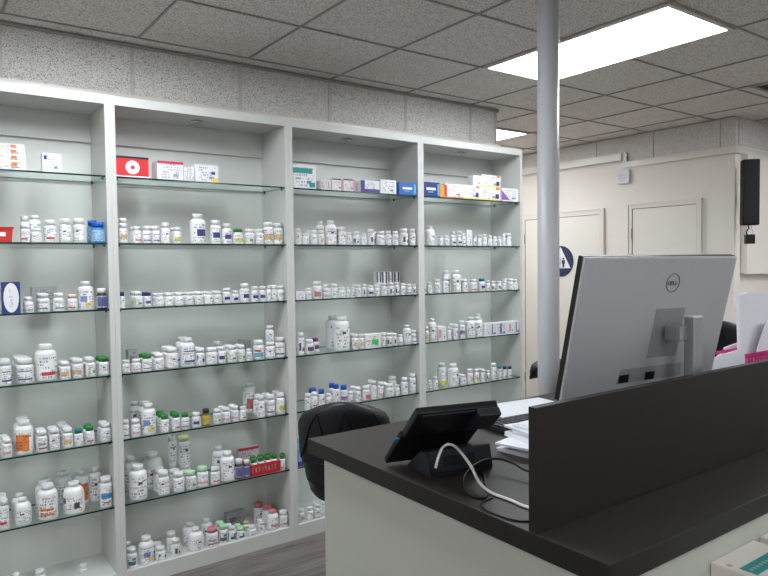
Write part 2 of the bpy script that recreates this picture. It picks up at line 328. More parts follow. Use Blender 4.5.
def struct(o, label=None, cat=None):
    o['kind'] = 'structure'
    if label: o['label'] = label; o['category'] = cat
    return o
STOOLS = [(1.55, 2.44, -.60, .57), (3.74, 2.97, .72, .80), (4.27, 2.20, -1.1, .745)]
EXPO = 1.28
ITEMS = [
('X',1,1,0.314,0.460,3.352,2.0080,0.1,0.041,'w','orange','white medicine box with orange mark, first box from left, top shelf, leftmost bay'),
('X',1,1,0.315,0.459,3.352,2.0491,0.1,0.026,'w','orange','white medicine box with orange mark, stacked on another, third from left, top shelf, leftmost bay'),
('X',1,1,0.315,0.458,3.352,2.0752,0.1,0.026,'w','orange','white medicine box with orange mark, stacked on another, second from left, top shelf, leftmost bay'),
('X',1,1,0.316,0.456,3.352,2.1011,0.1,0.020,'w','orange','white medicine box with orange mark, stacked on another, first from left, top shelf, leftmost bay'),
('X',1,1,0.526,0.604,3.352,2.0080,0.035,0.085,'w','navydot','white medicine box with dark square, second box from left, top shelf, leftmost bay'),
('P',1,2,0.450,3.373,1.6880,0.0186,0.082,'w','w','r','white pill bottle with red-marked label, first from left in front row, second shelf, leftmost bay'),
('P',1,2,0.457,3.433,1.6880,0.0189,0.122,'w','w','k','white pill bottle, first from left of the rear bottles, second shelf, leftmost bay'),
('B',1,2,0.501,3.452,1.6880,0.0277,0.130,'w','w','k','white large bottle, second from left of the rear bottles, second shelf, leftmost bay'),
('P',1,2,0.495,3.376,1.6880,0.0217,0.065,'w','w','k','white pill bottle, second from left in front row, second shelf, leftmost bay'),
('P',1,2,0.554,3.380,1.6880,0.0257,0.105,'w','w','r','white pill bottle with red-marked label, third from left in front row, second shelf, leftmost bay'),
('P',1,2,0.617,3.380,1.6880,0.0262,0.111,'w','w','k','white pill bottle, fourth from left in front row, second shelf, leftmost bay'),
('P',1,2,0.677,3.381,1.6880,0.0272,0.113,'w','w','k','white pill bottle, fifth from left in front row, second shelf, leftmost bay'),
('P',1,2,0.762,3.384,1.6880,0.0308,0.099,'blue','blue','blu','blue-capped blue pill bottle, sixth from left in front row, second shelf, leftmost bay'),
('P',1,2,0.749,3.439,1.6880,0.0244,0.112,'blue','blue','blu','blue-capped blue pill bottle, third from left of the rear bottles, second shelf, leftmost bay'),
('X',1,3,0.349,0.421,3.352,1.3720,0.03,0.140,'navy','oval','navy medicine box with white oval, first box from left, third shelf, leftmost bay'),
('P',1,3,0.456,3.374,1.3720,0.0199,0.069,'w','w','b','white pill bottle with blue-striped label, first from left in front row, third shelf, leftmost bay'),
('P',1,3,0.458,3.418,1.3720,0.0199,0.069,'w','w','b','white pill bottle with blue-striped label, first from left, rear, third shelf, leftmost bay'),
('P',1,3,0.519,3.377,1.3720,0.0234,0.085,'w','w','b','white pill bottle with blue-striped label, second from left in front row, third shelf, leftmost bay'),
('P',1,3,0.518,3.428,1.3720,0.0234,0.085,'w','w','b','white pill bottle with blue-striped label, second from left, rear, third shelf, leftmost bay'),
('P',1,3,0.580,3.378,1.3720,0.0244,0.083,'w','w','b','white pill bottle with blue-striped label, third from left in front row, third shelf, leftmost bay'),
('X',1,3,0.492,0.600,3.522,1.3720,0.05,0.111,'grey','k','grey medicine box, first from left of the rear boxes, third shelf, leftmost bay'),
('P',1,3,0.639,3.376,1.3720,0.0218,0.076,'w','pink','r','pink-capped white pill bottle with red-marked label, fourth from left, front, third shelf, leftmost bay'),
('B',1,3,0.700,3.388,1.3720,0.0336,0.135,'w','w','yb','white large bottle with blue-yellow label, fifth from left in front row, third shelf, leftmost bay'),
('P',1,3,0.769,3.378,1.3720,0.0237,0.100,'brown','w','b','dark brown pill bottle with blue-striped label, sixth from left, front, third shelf, leftmost bay'),
('P',1,4,0.355,3.378,1.0530,0.0242,0.114,'w','w','b','white pill bottle with blue-striped label, first from left in front row, fourth shelf, leftmost bay'),
('P',1,4,0.355,3.431,1.0530,0.0242,0.114,'w','w','b','white pill bottle with blue-striped label, first from left, rear, fourth shelf, leftmost bay'),
('P',1,4,0.434,3.389,1.0530,0.0347,0.111,'w','w','b','white pill bottle with blue-striped label, second from left in front row, fourth shelf, leftmost bay'),
('P',1,4,0.431,3.462,1.0530,0.0347,0.111,'w','w','b','white pill bottle with blue-striped label, third from left, rear, fourth shelf, leftmost bay'),
('P',1,4,0.434,3.536,1.0530,0.0347,0.111,'w','w','b','white pill bottle with blue-striped label, second from left, rear, fourth shelf, leftmost bay'),
('B',1,4,0.522,3.399,1.0530,0.0453,0.167,'w','w','r','white large bottle with red-marked label, third from left in front row, fourth shelf, leftmost bay'),
('P',1,4,0.599,3.377,1.0530,0.0227,0.081,'w','w','t','white pill bottle with tan label, fourth from left in front row, fourth shelf, leftmost bay'),
('P',1,4,0.598,3.426,1.0530,0.0227,0.081,'w','w','t','white pill bottle with tan label, fourth from left, rear, fourth shelf, leftmost bay'),
('P',1,4,0.653,3.379,1.0530,0.0246,0.090,'w','w','t','white pill bottle with tan label, fifth from left in front row, fourth shelf, leftmost bay'),
('P',1,4,0.650,3.432,1.0530,0.0246,0.090,'w','w','t','white pill bottle with tan label, fifth from left, rear, fourth shelf, leftmost bay'),
('P',1,4,0.709,3.376,1.0530,0.0218,0.090,'w','w','g','white pill bottle with green-marked label, sixth from left in front row, fourth shelf, leftmost bay'),
('P',1,4,0.708,3.423,1.0530,0.0218,0.090,'w','w','g','white pill bottle with green-marked label, sixth from left, rear, fourth shelf, leftmost bay'),
('P',1,4,0.768,3.379,1.0530,0.0247,0.088,'w','green','k','green-capped white pill bottle, seventh from left in front row, fourth shelf, leftmost bay'),
('P',1,4,0.768,3.432,1.0530,0.0247,0.088,'w','green','k','green-capped white pill bottle, seventh from left of the rear bottles, fourth shelf, leftmost bay'),
('P',1,5,0.352,3.374,0.7320,0.0196,0.082,'w','w','p','white pill bottle with pink label, first from left in front row, fifth shelf, leftmost bay'),
('P',1,5,0.353,3.417,0.7320,0.0196,0.082,'w','w','p','white pill bottle with pink label, second from left, rear, fifth shelf, leftmost bay'),
('P',1,5,0.349,3.460,0.7320,0.0196,0.082,'w','w','p','white pill bottle with pink label, first from left, rear, fifth shelf, leftmost bay'),
('B',1,5,0.423,3.392,0.7320,0.0380,0.150,'w','w','o','white large bottle with orange label, second from left in front row, fifth shelf, leftmost bay'),
('B',1,5,0.426,3.472,0.7320,0.0380,0.150,'w','w','o','white large bottle with orange label, third from left, rear, fifth shelf, leftmost bay'),
('P',1,5,0.492,3.377,0.7320,0.0235,0.097,'w','w','rk','white pill bottle with dark red label, third from left, front, fifth shelf, leftmost bay'),
('P',1,5,0.493,3.428,0.7320,0.0235,0.097,'w','w','rk','white pill bottle with dark red label, fourth from left, rear, fifth shelf, leftmost bay'),
('P',1,5,0.544,3.377,0.7320,0.0233,0.097,'w','w','k','white pill bottle, fourth from left in front row, fifth shelf, leftmost bay'),
('P',1,5,0.543,3.428,0.7320,0.0233,0.097,'w','w','k','white pill bottle, fifth from left of the rear bottles, fifth shelf, leftmost bay'),
('P',1,5,0.601,3.377,0.7320,0.0233,0.091,'w','w','t','white pill bottle with tan label, fifth from left in front row, fifth shelf, leftmost bay'),
('P',1,5,0.603,3.428,0.7320,0.0233,0.091,'w','w','t','white pill bottle with tan label, eighth from left, rear, fifth shelf, leftmost bay'),
('P',1,5,0.598,3.478,0.7320,0.0233,0.091,'w','w','t','white pill bottle with tan label, seventh from left, rear, fifth shelf, leftmost bay'),
('P',1,5,0.601,3.529,0.7320,0.0233,0.091,'w','w','t','white pill bottle with tan label, sixth from left, rear, fifth shelf, leftmost bay'),
('P',1,5,0.648,3.374,0.7320,0.0202,0.079,'w','teal','k','teal-capped white pill bottle, sixth from left in front row, fifth shelf, leftmost bay'),
('P',1,5,0.697,3.375,0.7320,0.0209,0.085,'w','green','r','green-capped white pill bottle with red-marked label, seventh from left, front, fifth shelf, leftmost bay'),
('P',1,5,0.698,3.421,0.7320,0.0209,0.085,'w','green','r','green-capped white pill bottle with red-marked label, ninth from left, rear, fifth shelf, leftmost bay'),
('P',1,5,0.769,3.378,0.7320,0.0235,0.086,'w','w','k','white pill bottle, eighth from left in front row, fifth shelf, leftmost bay'),
('P',1,5,0.769,3.429,0.7320,0.0235,0.086,'w','w','k','white pill bottle, tenth from left of the rear bottles, fifth shelf, leftmost bay'),
('P',1,6,0.331,3.374,0.4120,0.0203,0.132,'w','w','r','white pill bottle with red-marked label, first from left in front row, sixth shelf, leftmost bay'),
('P',1,6,0.331,3.419,0.4120,0.0203,0.132,'w','w','r','white pill bottle with red-marked label, second from left, rear, sixth shelf, leftmost bay'),
('P',1,6,0.334,3.464,0.4120,0.0203,0.132,'w','w','r','white pill bottle with red-marked label, first from left, rear, sixth shelf, leftmost bay'),
('J',1,6,0.408,3.389,0.4120,0.0354,0.116,'w','w','k','white round jug, second from left in front row, sixth shelf, leftmost bay'),
('J',1,6,0.405,3.464,0.4120,0.0354,0.116,'w','w','k','white round jug, third from left of the rear bottles, sixth shelf, leftmost bay'),
('B',1,6,0.512,3.396,0.4120,0.0423,0.158,'w','w','o2','white large bottle with orange-striped label, third from left in front row, sixth shelf, leftmost bay'),
('B',1,6,0.515,3.485,0.4120,0.0423,0.158,'w','w','o2','white large bottle with orange-striped label, fourth from left, rear, sixth shelf, leftmost bay'),
('J',1,6,0.624,3.401,0.4120,0.0474,0.143,'w','w','gk','white round jug with dark green label, fourth from left, front, sixth shelf, leftmost bay'),
('J',1,6,0.599,3.525,0.4120,0.0406,0.167,'n','w','k','translucent round jug, fifth from left of the rear bottles, sixth shelf, leftmost bay'),
('B',1,6,0.680,3.507,0.4120,0.0325,0.163,'w','w','o','white large bottle with orange label, sixth from left, rear, sixth shelf, leftmost bay'),
('B',1,6,0.743,3.503,0.4120,0.0285,0.165,'w','w','k','white large bottle, seventh from left of the rear bottles, sixth shelf, leftmost bay'),
('P',1,6,0.765,3.382,0.4120,0.0280,0.145,'w','w','bb','white pill bottle with bright blue band, fifth from left, front, sixth shelf, leftmost bay'),
('P',1,7,0.378,3.422,0.0800,0.0181,0.096,'w','w','k','white pill bottle, first from left of the rear bottles, floor-level shelf, leftmost bay'),
('P',1,7,0.474,3.427,0.0800,0.0228,0.083,'w','w','k','white pill bottle, second from left of the rear bottles, floor-level shelf, leftmost bay'),
('P',1,7,0.672,3.475,0.0800,0.0213,0.036,'w','w','k','white pill bottle, third from left of the rear bottles, floor-level shelf, leftmost bay'),
('X',2,1,0.845,0.999,3.352,2.0080,0.08,0.101,'red','circle','red medicine box with white roundel, first box from left, top shelf, second bay'),
('X',2,1,1.041,1.172,3.352,2.0080,0.09,0.092,'w','redtop','white medicine box with red edge, second box from left, top shelf, second bay'),
('X',2,1,1.175,1.192,3.352,2.0080,0.09,0.070,'w','k','white medicine box, third box from left, top shelf, second bay'),
('X',2,1,1.194,1.210,3.352,2.0080,0.09,0.071,'w','k','white medicine box, fourth box from left, top shelf, second bay'),
('X',2,1,1.212,1.229,3.352,2.0080,0.09,0.073,'w','k','white medicine box, fifth box from left, top shelf, second bay'),
('X',2,1,1.234,1.358,3.352,2.0080,0.06,0.089,'w','odot','white medicine box with orange dot, sixth box from left, top shelf, second bay'),
('P',2,2,0.875,3.374,1.6880,0.0200,0.095,'w','w','t','white pill bottle with tan label, first from left in front row, second shelf, second bay'),
('P',2,2,0.890,3.435,1.6880,0.0208,0.127,'w','w','k','white pill bottle, first from left of the rear bottles, second shelf, second bay'),
('P',2,2,0.941,3.376,1.6880,0.0224,0.084,'w','w','r','white pill bottle with red-marked label, second from left in front row, second shelf, second bay'),
('P',2,2,0.941,3.425,1.6880,0.0224,0.084,'w','w','r','white pill bottle with red-marked label, second from left, rear, second shelf, second bay'),
('P',2,2,0.989,3.376,1.6880,0.0218,0.086,'w','w','b','white pill bottle with blue-striped label, third from left in front row, second shelf, second bay'),
('P',2,2,1.034,3.374,1.6880,0.0199,0.087,'w','w','b','white pill bottle with blue-striped label, fourth from left in front row, second shelf, second bay'),
('P',2,2,1.031,3.418,1.6880,0.0199,0.087,'w','w','b','white pill bottle with blue-striped label, third from left, rear, second shelf, second bay'),
('P',2,2,1.082,3.378,1.6880,0.0235,0.104,'w','w','k','white pill bottle, fifth from left in front row, second shelf, second bay'),
('P',2,2,1.139,3.375,1.6880,0.0212,0.083,'w','w','y','white pill bottle with yellow label, sixth from left in front row, second shelf, second bay'),
('P',2,2,1.138,3.422,1.6880,0.0212,0.083,'w','w','y','white pill bottle with yellow label, fourth from left, rear, second shelf, second bay'),
('B',2,2,1.255,3.394,1.6880,0.0403,0.156,'w','w','n','white large bottle with navy label, seventh from left in front row, second shelf, second bay'),
('P',2,2,1.348,3.381,1.6880,0.0270,0.126,'w','w','n','white pill bottle with navy label, eighth from left in front row, second shelf, second bay'),
('P',2,2,1.411,3.381,1.6880,0.0271,0.110,'w','w','n','white pill bottle with navy label, ninth from left in front row, second shelf, second bay'),
('P',2,2,1.474,3.381,1.6880,0.0275,0.085,'w','green','y','green-capped white pill bottle with yellow label, tenth from left, front, second shelf, second bay'),
('P',2,2,1.540,3.381,1.6880,0.0268,0.085,'w','w','g','white pill bottle with green-marked label, eleventh from left in front row, second shelf, second bay'),
('P',2,2,1.601,3.377,1.6880,0.0228,0.083,'w','w','k','white pill bottle, twelfth from left in front row, second shelf, second bay'),
('P',2,2,1.603,3.426,1.6880,0.0228,0.083,'w','w','k','white pill bottle, fifth from left of the rear bottles, second shelf, second bay'),
('P',2,2,1.655,3.383,1.6880,0.0289,0.122,'w','w','t','white pill bottle with tan label, thirteenth from left in front row, second shelf, second bay'),
('P',2,2,1.715,3.383,1.6880,0.0290,0.121,'w','w','t','white pill bottle with tan label, fourteenth from left in front row, second shelf, second bay'),
('P',2,3,0.861,3.366,1.3720,0.0116,0.077,'w','navy','k','navy-capped white pill bottle, first from left in front row, third shelf, second bay'),
('P',2,3,0.938,3.377,1.3720,0.0234,0.077,'w','w','g','white pill bottle with green-marked label, second from left in front row, third shelf, second bay'),
('P',2,3,0.935,3.428,1.3720,0.0234,0.077,'w','w','g','white pill bottle with green-marked label, first from left, rear, third shelf, second bay'),
('P',2,3,0.984,3.372,1.3720,0.0181,0.072,'w','navy','n','navy-capped white pill bottle with navy label, third from left, front, third shelf, second bay'),
('P',2,3,0.983,3.412,1.3720,0.0181,0.072,'w','navy','n','navy-capped white pill bottle with navy label, second from left, rear, third shelf, second bay'),
('P',2,3,1.043,3.374,1.3720,0.0196,0.065,'w','w','k','white pill bottle, fourth from left in front row, third shelf, second bay'),
('P',2,3,1.040,3.417,1.3720,0.0196,0.065,'w','w','k','white pill bottle, third from left of the rear bottles, third shelf, second bay'),
('P',2,3,1.092,3.377,1.3720,0.0235,0.065,'w','w','k','white pill bottle, fifth from left in front row, third shelf, second bay'),
('P',2,3,1.093,3.428,1.3720,0.0235,0.065,'w','w','k','white pill bottle, fourth from left of the rear bottles, third shelf, second bay'),
('P',2,3,1.145,3.379,1.3720,0.0245,0.067,'w','w','k','white pill bottle, sixth from left in front row, third shelf, second bay'),
('P',2,3,1.143,3.432,1.3720,0.0245,0.067,'w','w','k','white pill bottle, fifth from left of the rear bottles, third shelf, second bay'),
('P',2,3,1.197,3.376,1.3720,0.0221,0.067,'w','w','k','white pill bottle, seventh from left in front row, third shelf, second bay'),
('P',2,3,1.198,3.424,1.3720,0.0221,0.067,'w','w','k','white pill bottle, sixth from left of the rear bottles, third shelf, second bay'),
('P',2,3,1.249,3.378,1.3720,0.0242,0.065,'w','w','k','white pill bottle, eighth from left in front row, third shelf, second bay'),
('P',2,3,1.248,3.431,1.3720,0.0242,0.065,'w','w','k','white pill bottle, seventh from left of the rear bottles, third shelf, second bay'),
('P',2,3,1.301,3.377,1.3720,0.0229,0.067,'w','w','k','white pill bottle, ninth from left in front row, third shelf, second bay'),
('P',2,3,1.303,3.427,1.3720,0.0229,0.067,'w','w','k','white pill bottle, eighth from left of the rear bottles, third shelf, second bay'),
('P',2,3,1.350,3.375,1.3720,0.0211,0.066,'w','w','k','white pill bottle, tenth from left in front row, third shelf, second bay'),
('P',2,3,1.350,3.421,1.3720,0.0211,0.066,'w','w','k','white pill bottle, ninth from left of the rear bottles, third shelf, second bay'),
('P',2,3,1.401,3.375,1.3720,0.0214,0.080,'w','w','n','white pill bottle with navy label, eleventh from left in front row, third shelf, second bay'),
('P',2,3,1.447,3.374,1.3720,0.0203,0.065,'w','w','n','white pill bottle with navy label, twelfth from left in front row, third shelf, second bay'),
('P',2,3,1.505,3.380,1.3720,0.0262,0.102,'w','w','n','white pill bottle with navy label, thirteenth from left in front row, third shelf, second bay'),
('P',2,3,1.563,3.375,1.3720,0.0213,0.085,'w','w','n','white pill bottle with navy label, fourteenth from left in front row, third shelf, second bay'),
('P',2,3,1.611,3.374,1.3720,0.0204,0.084,'w','w','n','white pill bottle with navy label, fifteenth from left in front row, third shelf, second bay'),
('P',2,3,1.644,3.366,1.3720,0.0129,0.088,'w','w','k','white pill bottle, sixteenth from left in front row, third shelf, second bay'),
('P',2,3,1.678,3.375,1.3720,0.0205,0.086,'w','w','k','white pill bottle, seventeenth from left in front row, third shelf, second bay'),
('P',2,3,1.691,3.419,1.3720,0.0205,0.086,'w','w','k','white pill bottle, tenth from left of the rear bottles, third shelf, second bay'),
('P',2,3,1.722,3.377,1.3720,0.0218,0.085,'w','w','k','white pill bottle, eighteenth from left in front row, third shelf, second bay'),
('P',2,4,0.872,3.375,1.0530,0.0210,0.062,'w','w','k','white pill bottle, first from left in front row, fourth shelf, second bay'),
('P',2,4,0.921,3.377,1.0530,0.0227,0.063,'w','w','p','white pill bottle with pink label, second from left in front row, fourth shelf, second bay'),
('P',2,4,0.974,3.379,1.0530,0.0250,0.082,'w','green','b','green-capped white pill bottle with blue-striped label, third from left, front, fourth shelf, second bay'),
('P',2,4,0.971,3.433,1.0530,0.0250,0.082,'w','green','b','green-capped white pill bottle with blue-striped label, first from left, rear, fourth shelf, second bay'),
('X',2,4,0.917,0.967,3.502,1.0530,0.04,0.093,'grey','blue','grey medicine box with blue edge, first from left, rear, fourth shelf, second bay'),
('P',2,4,1.032,3.381,1.0530,0.0268,0.082,'w','w','k','white pill bottle, fourth from left in front row, fourth shelf, second bay'),
('P',2,4,1.035,3.438,1.0530,0.0268,0.082,'w','w','k','white pill bottle, second from left of the rear bottles, fourth shelf, second bay'),
('P',2,4,1.101,3.386,1.0530,0.0320,0.105,'w','w','k','white pill bottle, fifth from left in front row, fourth shelf, second bay'),
('P',2,4,1.101,3.454,1.0530,0.0320,0.105,'w','w','k','white pill bottle, third from left of the rear bottles, fourth shelf, second bay'),
('B',2,4,1.186,3.392,1.0530,0.0382,0.146,'w','w','b','white large bottle with blue-striped label, sixth from left in front row, fourth shelf, second bay'),
('B',2,4,1.188,3.472,1.0530,0.0382,0.146,'w','w','b','white large bottle with blue-striped label, fourth from left, rear, fourth shelf, second bay'),
('P',2,4,1.249,3.378,1.0530,0.0243,0.091,'w','w','gk','white pill bottle with dark green label, seventh from left, front, fourth shelf, second bay'),
('P',2,4,1.248,3.431,1.0530,0.0243,0.091,'w','w','gk','white pill bottle with dark green label, fifth from left, rear, fourth shelf, second bay'),
('P',2,4,1.313,3.385,1.0530,0.0308,0.087,'w','w','k','white pill bottle, eighth from left in front row, fourth shelf, second bay'),
('P',2,4,1.396,3.507,1.0530,0.0231,0.101,'w','w','k','white pill bottle, sixth from left of the rear bottles, fourth shelf, second bay'),
('P',2,4,1.367,3.375,1.0530,0.0208,0.089,'w','w','n','white pill bottle with navy label, ninth from left in front row, fourth shelf, second bay'),
('P',2,4,1.425,3.379,1.0530,0.0247,0.088,'w','w','g','white pill bottle with green-marked label, tenth from left in front row, fourth shelf, second bay'),
('P',2,4,1.425,3.432,1.0530,0.0247,0.088,'w','w','g','white pill bottle with green-marked label, seventh from left, rear, fourth shelf, second bay'),
('P',2,4,1.478,3.375,1.0530,0.0213,0.088,'w','w','g','white pill bottle with green-marked label, eleventh from left in front row, fourth shelf, second bay'),
('P',2,4,1.481,3.422,1.0530,0.0213,0.088,'w','w','g','white pill bottle with green-marked label, eighth from left, rear, fourth shelf, second bay'),
('P',2,4,1.521,3.371,1.0530,0.0172,0.063,'w','w','k','white pill bottle, twelfth from left in front row, fourth shelf, second bay'),
('X',2,4,1.539,1.604,3.522,1.0530,0.04,0.096,'grey','green','grey medicine box with green edge, second from left, rear, fourth shelf, second bay'),
('P',2,4,1.584,3.384,1.0530,0.0300,0.104,'w','w','tr','white pill bottle with teal-red label, thirteenth from left in front row, fourth shelf, second bay'),
('P',2,4,1.654,3.383,1.0530,0.0290,0.091,'w','w','k','white pill bottle, fourteenth from left in front row, fourth shelf, second bay'),
('P',2,4,1.654,3.383,1.1446,0.0232,0.090,'w','w','k','white pill bottle, stacked on another, fourth shelf, second bay'),
('P',2,4,1.714,3.384,1.0530,0.0297,0.111,'w','w','b','white pill bottle with blue-striped label, fifteenth from left in front row, fourth shelf, second bay'),
('P',2,5,0.862,3.370,0.7320,0.0165,0.089,'w','w','b','white pill bottle with blue-striped label, first from left in front row, fifth shelf, second bay'),
('P',2,5,0.911,3.377,0.7320,0.0230,0.083,'w','w','p','white pill bottle with pink label, second from left in front row, fifth shelf, second bay'),
('B',2,5,0.978,3.389,0.7320,0.0351,0.154,'w','w','yb','white large bottle with blue-yellow label, third from left in front row, fifth shelf, second bay'),
('B',2,5,0.981,3.463,0.7320,0.0351,0.154,'w','w','yb','white large bottle with blue-yellow label, second from left, rear, fifth shelf, second bay'),
('B',2,5,0.951,3.533,0.7320,0.0294,0.145,'w','w','k','white large bottle, first from left of the rear bottles, fifth shelf, second bay'),
('P',2,5,1.055,3.376,0.7320,0.0217,0.086,'w','green','k','green-capped white pill bottle, fourth from left in front row, fifth shelf, second bay'),
('P',2,5,1.055,3.423,0.7320,0.0217,0.086,'w','green','k','green-capped white pill bottle, fourth from left of the rear bottles, fifth shelf, second bay'),
('P',2,5,1.058,3.471,0.7320,0.0217,0.086,'w','green','k','green-capped white pill bottle, third from left of the rear bottles, fifth shelf, second bay'),
('P',2,5,1.112,3.375,0.7320,0.0211,0.086,'w','green','r','green-capped white pill bottle with red-marked label, fifth from left, front, fifth shelf, second bay'),
('P',2,5,1.115,3.421,0.7320,0.0211,0.086,'w','green','r','green-capped white pill bottle with red-marked label, fifth from left, rear, fifth shelf, second bay'),
('P',2,5,1.160,3.376,0.7320,0.0221,0.082,'w','green','b','green-capped white pill bottle with blue-striped label, sixth from left, front, fifth shelf, second bay'),
('P',2,5,1.219,3.377,0.7320,0.0232,0.076,'w','w','n','white pill bottle with navy label, seventh from left in front row, fifth shelf, second bay'),
('P',2,5,1.272,3.375,0.7320,0.0209,0.086,'yellow','black','k','black-capped dark-yellow pill bottle, eighth from left in front row, fifth shelf, second bay'),
('P',2,5,1.333,3.375,0.7320,0.0215,0.077,'w','w','g','white pill bottle with green-marked label, ninth from left in front row, fifth shelf, second bay'),
('P',2,5,1.383,3.377,0.7320,0.0228,0.077,'w','w','p','white pill bottle with pink label, tenth from left in front row, fifth shelf, second bay'),
('P',2,5,1.380,3.426,0.7320,0.0228,0.077,'w','w','p','white pill bottle with pink label, sixth from left, rear, fifth shelf, second bay'),
('P',2,5,1.435,3.374,0.7320,0.0196,0.082,'w','w','p','white pill bottle with pink label, eleventh from left in front row, fifth shelf, second bay'),
('P',2,5,1.435,3.417,0.7320,0.0196,0.082,'w','w','p','white pill bottle with pink label, seventh from left, rear, fifth shelf, second bay'),
('P',2,5,1.479,3.372,0.7320,0.0182,0.071,'w','w','r','white pill bottle with red-marked label, twelfth from left in front row, fifth shelf, second bay'),
('B',2,5,1.583,3.512,0.7320,0.0381,0.174,'n','w','r2','translucent large bottle with red label, eighth from left, rear, fifth shelf, second bay'),
('P',2,5,1.590,3.376,0.7320,0.0224,0.116,'w','w','k','white pill bottle, thirteenth from left in front row, fifth shelf, second bay'),
('P',2,5,1.590,3.425,0.7320,0.0224,0.116,'w','w','k','white pill bottle, ninth from left of the rear bottles, fifth shelf, second bay'),
('P',2,5,1.649,3.381,0.7320,0.0266,0.115,'w','w','b','white pill bottle with blue-striped label, fourteenth from left in front row, fifth shelf, second bay'),
('P',2,5,1.648,3.438,0.7320,0.0266,0.115,'w','w','b','white pill bottle with blue-striped label, tenth from left, rear, fifth shelf, second bay'),
('P',2,5,1.711,3.381,0.7320,0.0272,0.116,'w','w','y','white pill bottle with yellow label, fifteenth from left in front row, fifth shelf, second bay'),
('P',2,5,1.713,3.440,0.7320,0.0272,0.116,'w','w','y','white pill bottle with yellow label, eleventh from left, rear, fifth shelf, second bay'),
('B',2,6,0.921,3.397,0.4120,0.0425,0.172,'w','w','k','white large bottle, first from left in front row, sixth shelf, second bay'),
('J',2,6,0.914,3.492,0.4120,0.0383,0.191,'n','w','k','translucent round jug, first from left of the rear bottles, sixth shelf, second bay'),
('J',2,6,1.031,3.532,0.4120,0.0572,0.182,'n','w','k','translucent round jug, second from left of the rear bottles, sixth shelf, second bay'),
('P',2,6,1.043,3.383,0.4120,0.0291,0.119,'w','w','k','white pill bottle, second from left in front row, sixth shelf, second bay'),
('P',2,6,1.040,3.445,0.4120,0.0291,0.119,'w','w','k','white pill bottle, third from left of the rear bottles, sixth shelf, second bay'),
('P',2,6,1.121,3.382,0.4120,0.0284,0.095,'w','w','k','white pill bottle, third from left in front row, sixth shelf, second bay'),
('P',2,6,1.121,3.443,0.4120,0.0284,0.095,'w','w','k','white pill bottle, fifth from left of the rear bottles, sixth shelf, second bay'),
('P',2,6,1.186,3.380,0.4120,0.0261,0.089,'w','mint','g','mint-capped white pill bottle with green-marked label, fourth from left, front, sixth shelf, second bay'),
('P',2,6,1.249,3.384,0.4120,0.0298,0.102,'w','mint','p','mint-capped white pill bottle with pink label, fifth from left, front, sixth shelf, second bay'),
('P',2,6,1.316,3.379,0.4120,0.0248,0.086,'w','w','r','white pill bottle with red-marked label, sixth from left in front row, sixth shelf, second bay'),
('P',2,6,1.132,3.507,0.4120,0.0234,0.112,'w','w','k','white pill bottle, fourth from left of the rear bottles, sixth shelf, second bay'),
('P',2,6,1.132,3.507,0.5242,0.0208,0.151,'w','w','k','white pill bottle, stacked on another, first of these from left, sixth shelf, second bay'),
('P',2,6,1.197,3.511,0.4120,0.0375,0.095,'w','w','k','white pill bottle, sixth from left of the rear bottles, sixth shelf, second bay'),
('P',2,6,1.197,3.511,0.5078,0.0336,0.154,'w','yel','k','yellow-capped white pill bottle, stacked on another, second of these from left, sixth shelf, second bay'),
('B',2,6,1.392,3.393,0.4120,0.0383,0.156,'w','w','k','white large bottle, seventh from left in front row, sixth shelf, second bay'),
('B',2,6,1.371,3.466,0.4120,0.0320,0.173,'w','w','k','white large bottle, seventh from left of the rear bottles, sixth shelf, second bay'),
('P',2,6,1.452,3.377,0.4120,0.0227,0.106,'brown','w','k','dark brown pill bottle, eighth from left in front row, sixth shelf, second bay'),
('P',2,6,1.495,3.372,0.4120,0.0188,0.095,'brown','w','k','dark brown pill bottle, ninth from left in front row, sixth shelf, second bay'),
('X',2,6,1.524,1.652,3.552,0.4120,0.02,0.107,'w','redtop','white medicine box with red edge, first from left, rear, sixth shelf, second bay'),
('P',2,6,1.711,3.370,0.4120,0.0168,0.083,'w','green','r','green-capped white pill bottle with red-marked label, tenth from left, front, sixth shelf, second bay'),
('P',2,6,1.726,3.402,0.4120,0.0174,0.080,'w','green','k','green-capped white pill bottle, eighth from left of the rear bottles, sixth shelf, second bay'),
('P',2,7,0.878,3.378,0.0800,0.0239,0.098,'w','w','tk','white pill bottle with dark teal label, first from left, front, floor-level shelf, second bay'),
('P',2,7,0.873,3.429,0.0800,0.0152,0.115,'w','w','k','white pill bottle, first from left of the rear bottles, floor-level shelf, second bay'),
('B',2,7,0.951,3.390,0.0800,0.0356,0.133,'w','w','yb','white large bottle with blue-yellow label, second from left in front row, floor-level shelf, second bay'),
('P',2,7,1.019,3.380,0.0800,0.0263,0.067,'w','w','gk','white pill bottle with dark green label, third from left, front, floor-level shelf, second bay'),
('P',2,7,1.018,3.437,0.0800,0.0263,0.067,'w','w','gk','white pill bottle with dark green label, second from left, rear, floor-level shelf, second bay'),
('P',2,7,1.097,3.375,0.0800,0.0212,0.086,'w','w','d','white pill bottle with dark-printed label, fourth from left in front row, floor-level shelf, second bay'),
('P',2,7,1.097,3.450,0.0800,0.0263,0.099,'w','w','k','white pill bottle, third from left of the rear bottles, floor-level shelf, second bay'),
('J',2,7,1.209,3.394,0.0800,0.0401,0.111,'w','w','k','white round jug, fifth from left in front row, floor-level shelf, second bay'),
('J',2,7,1.208,3.478,0.0800,0.0401,0.111,'w','w','k','white round jug, fourth from left of the rear bottles, floor-level shelf, second bay'),
('B',2,7,1.298,3.476,0.0800,0.0316,0.114,'w','w','k','white large bottle, fifth from left of the rear bottles, floor-level shelf, second bay'),
('P',2,7,1.295,3.385,0.0800,0.0308,0.096,'w','red','rk','red-capped white pill bottle with dark red label, sixth from left, front, floor-level shelf, second bay'),
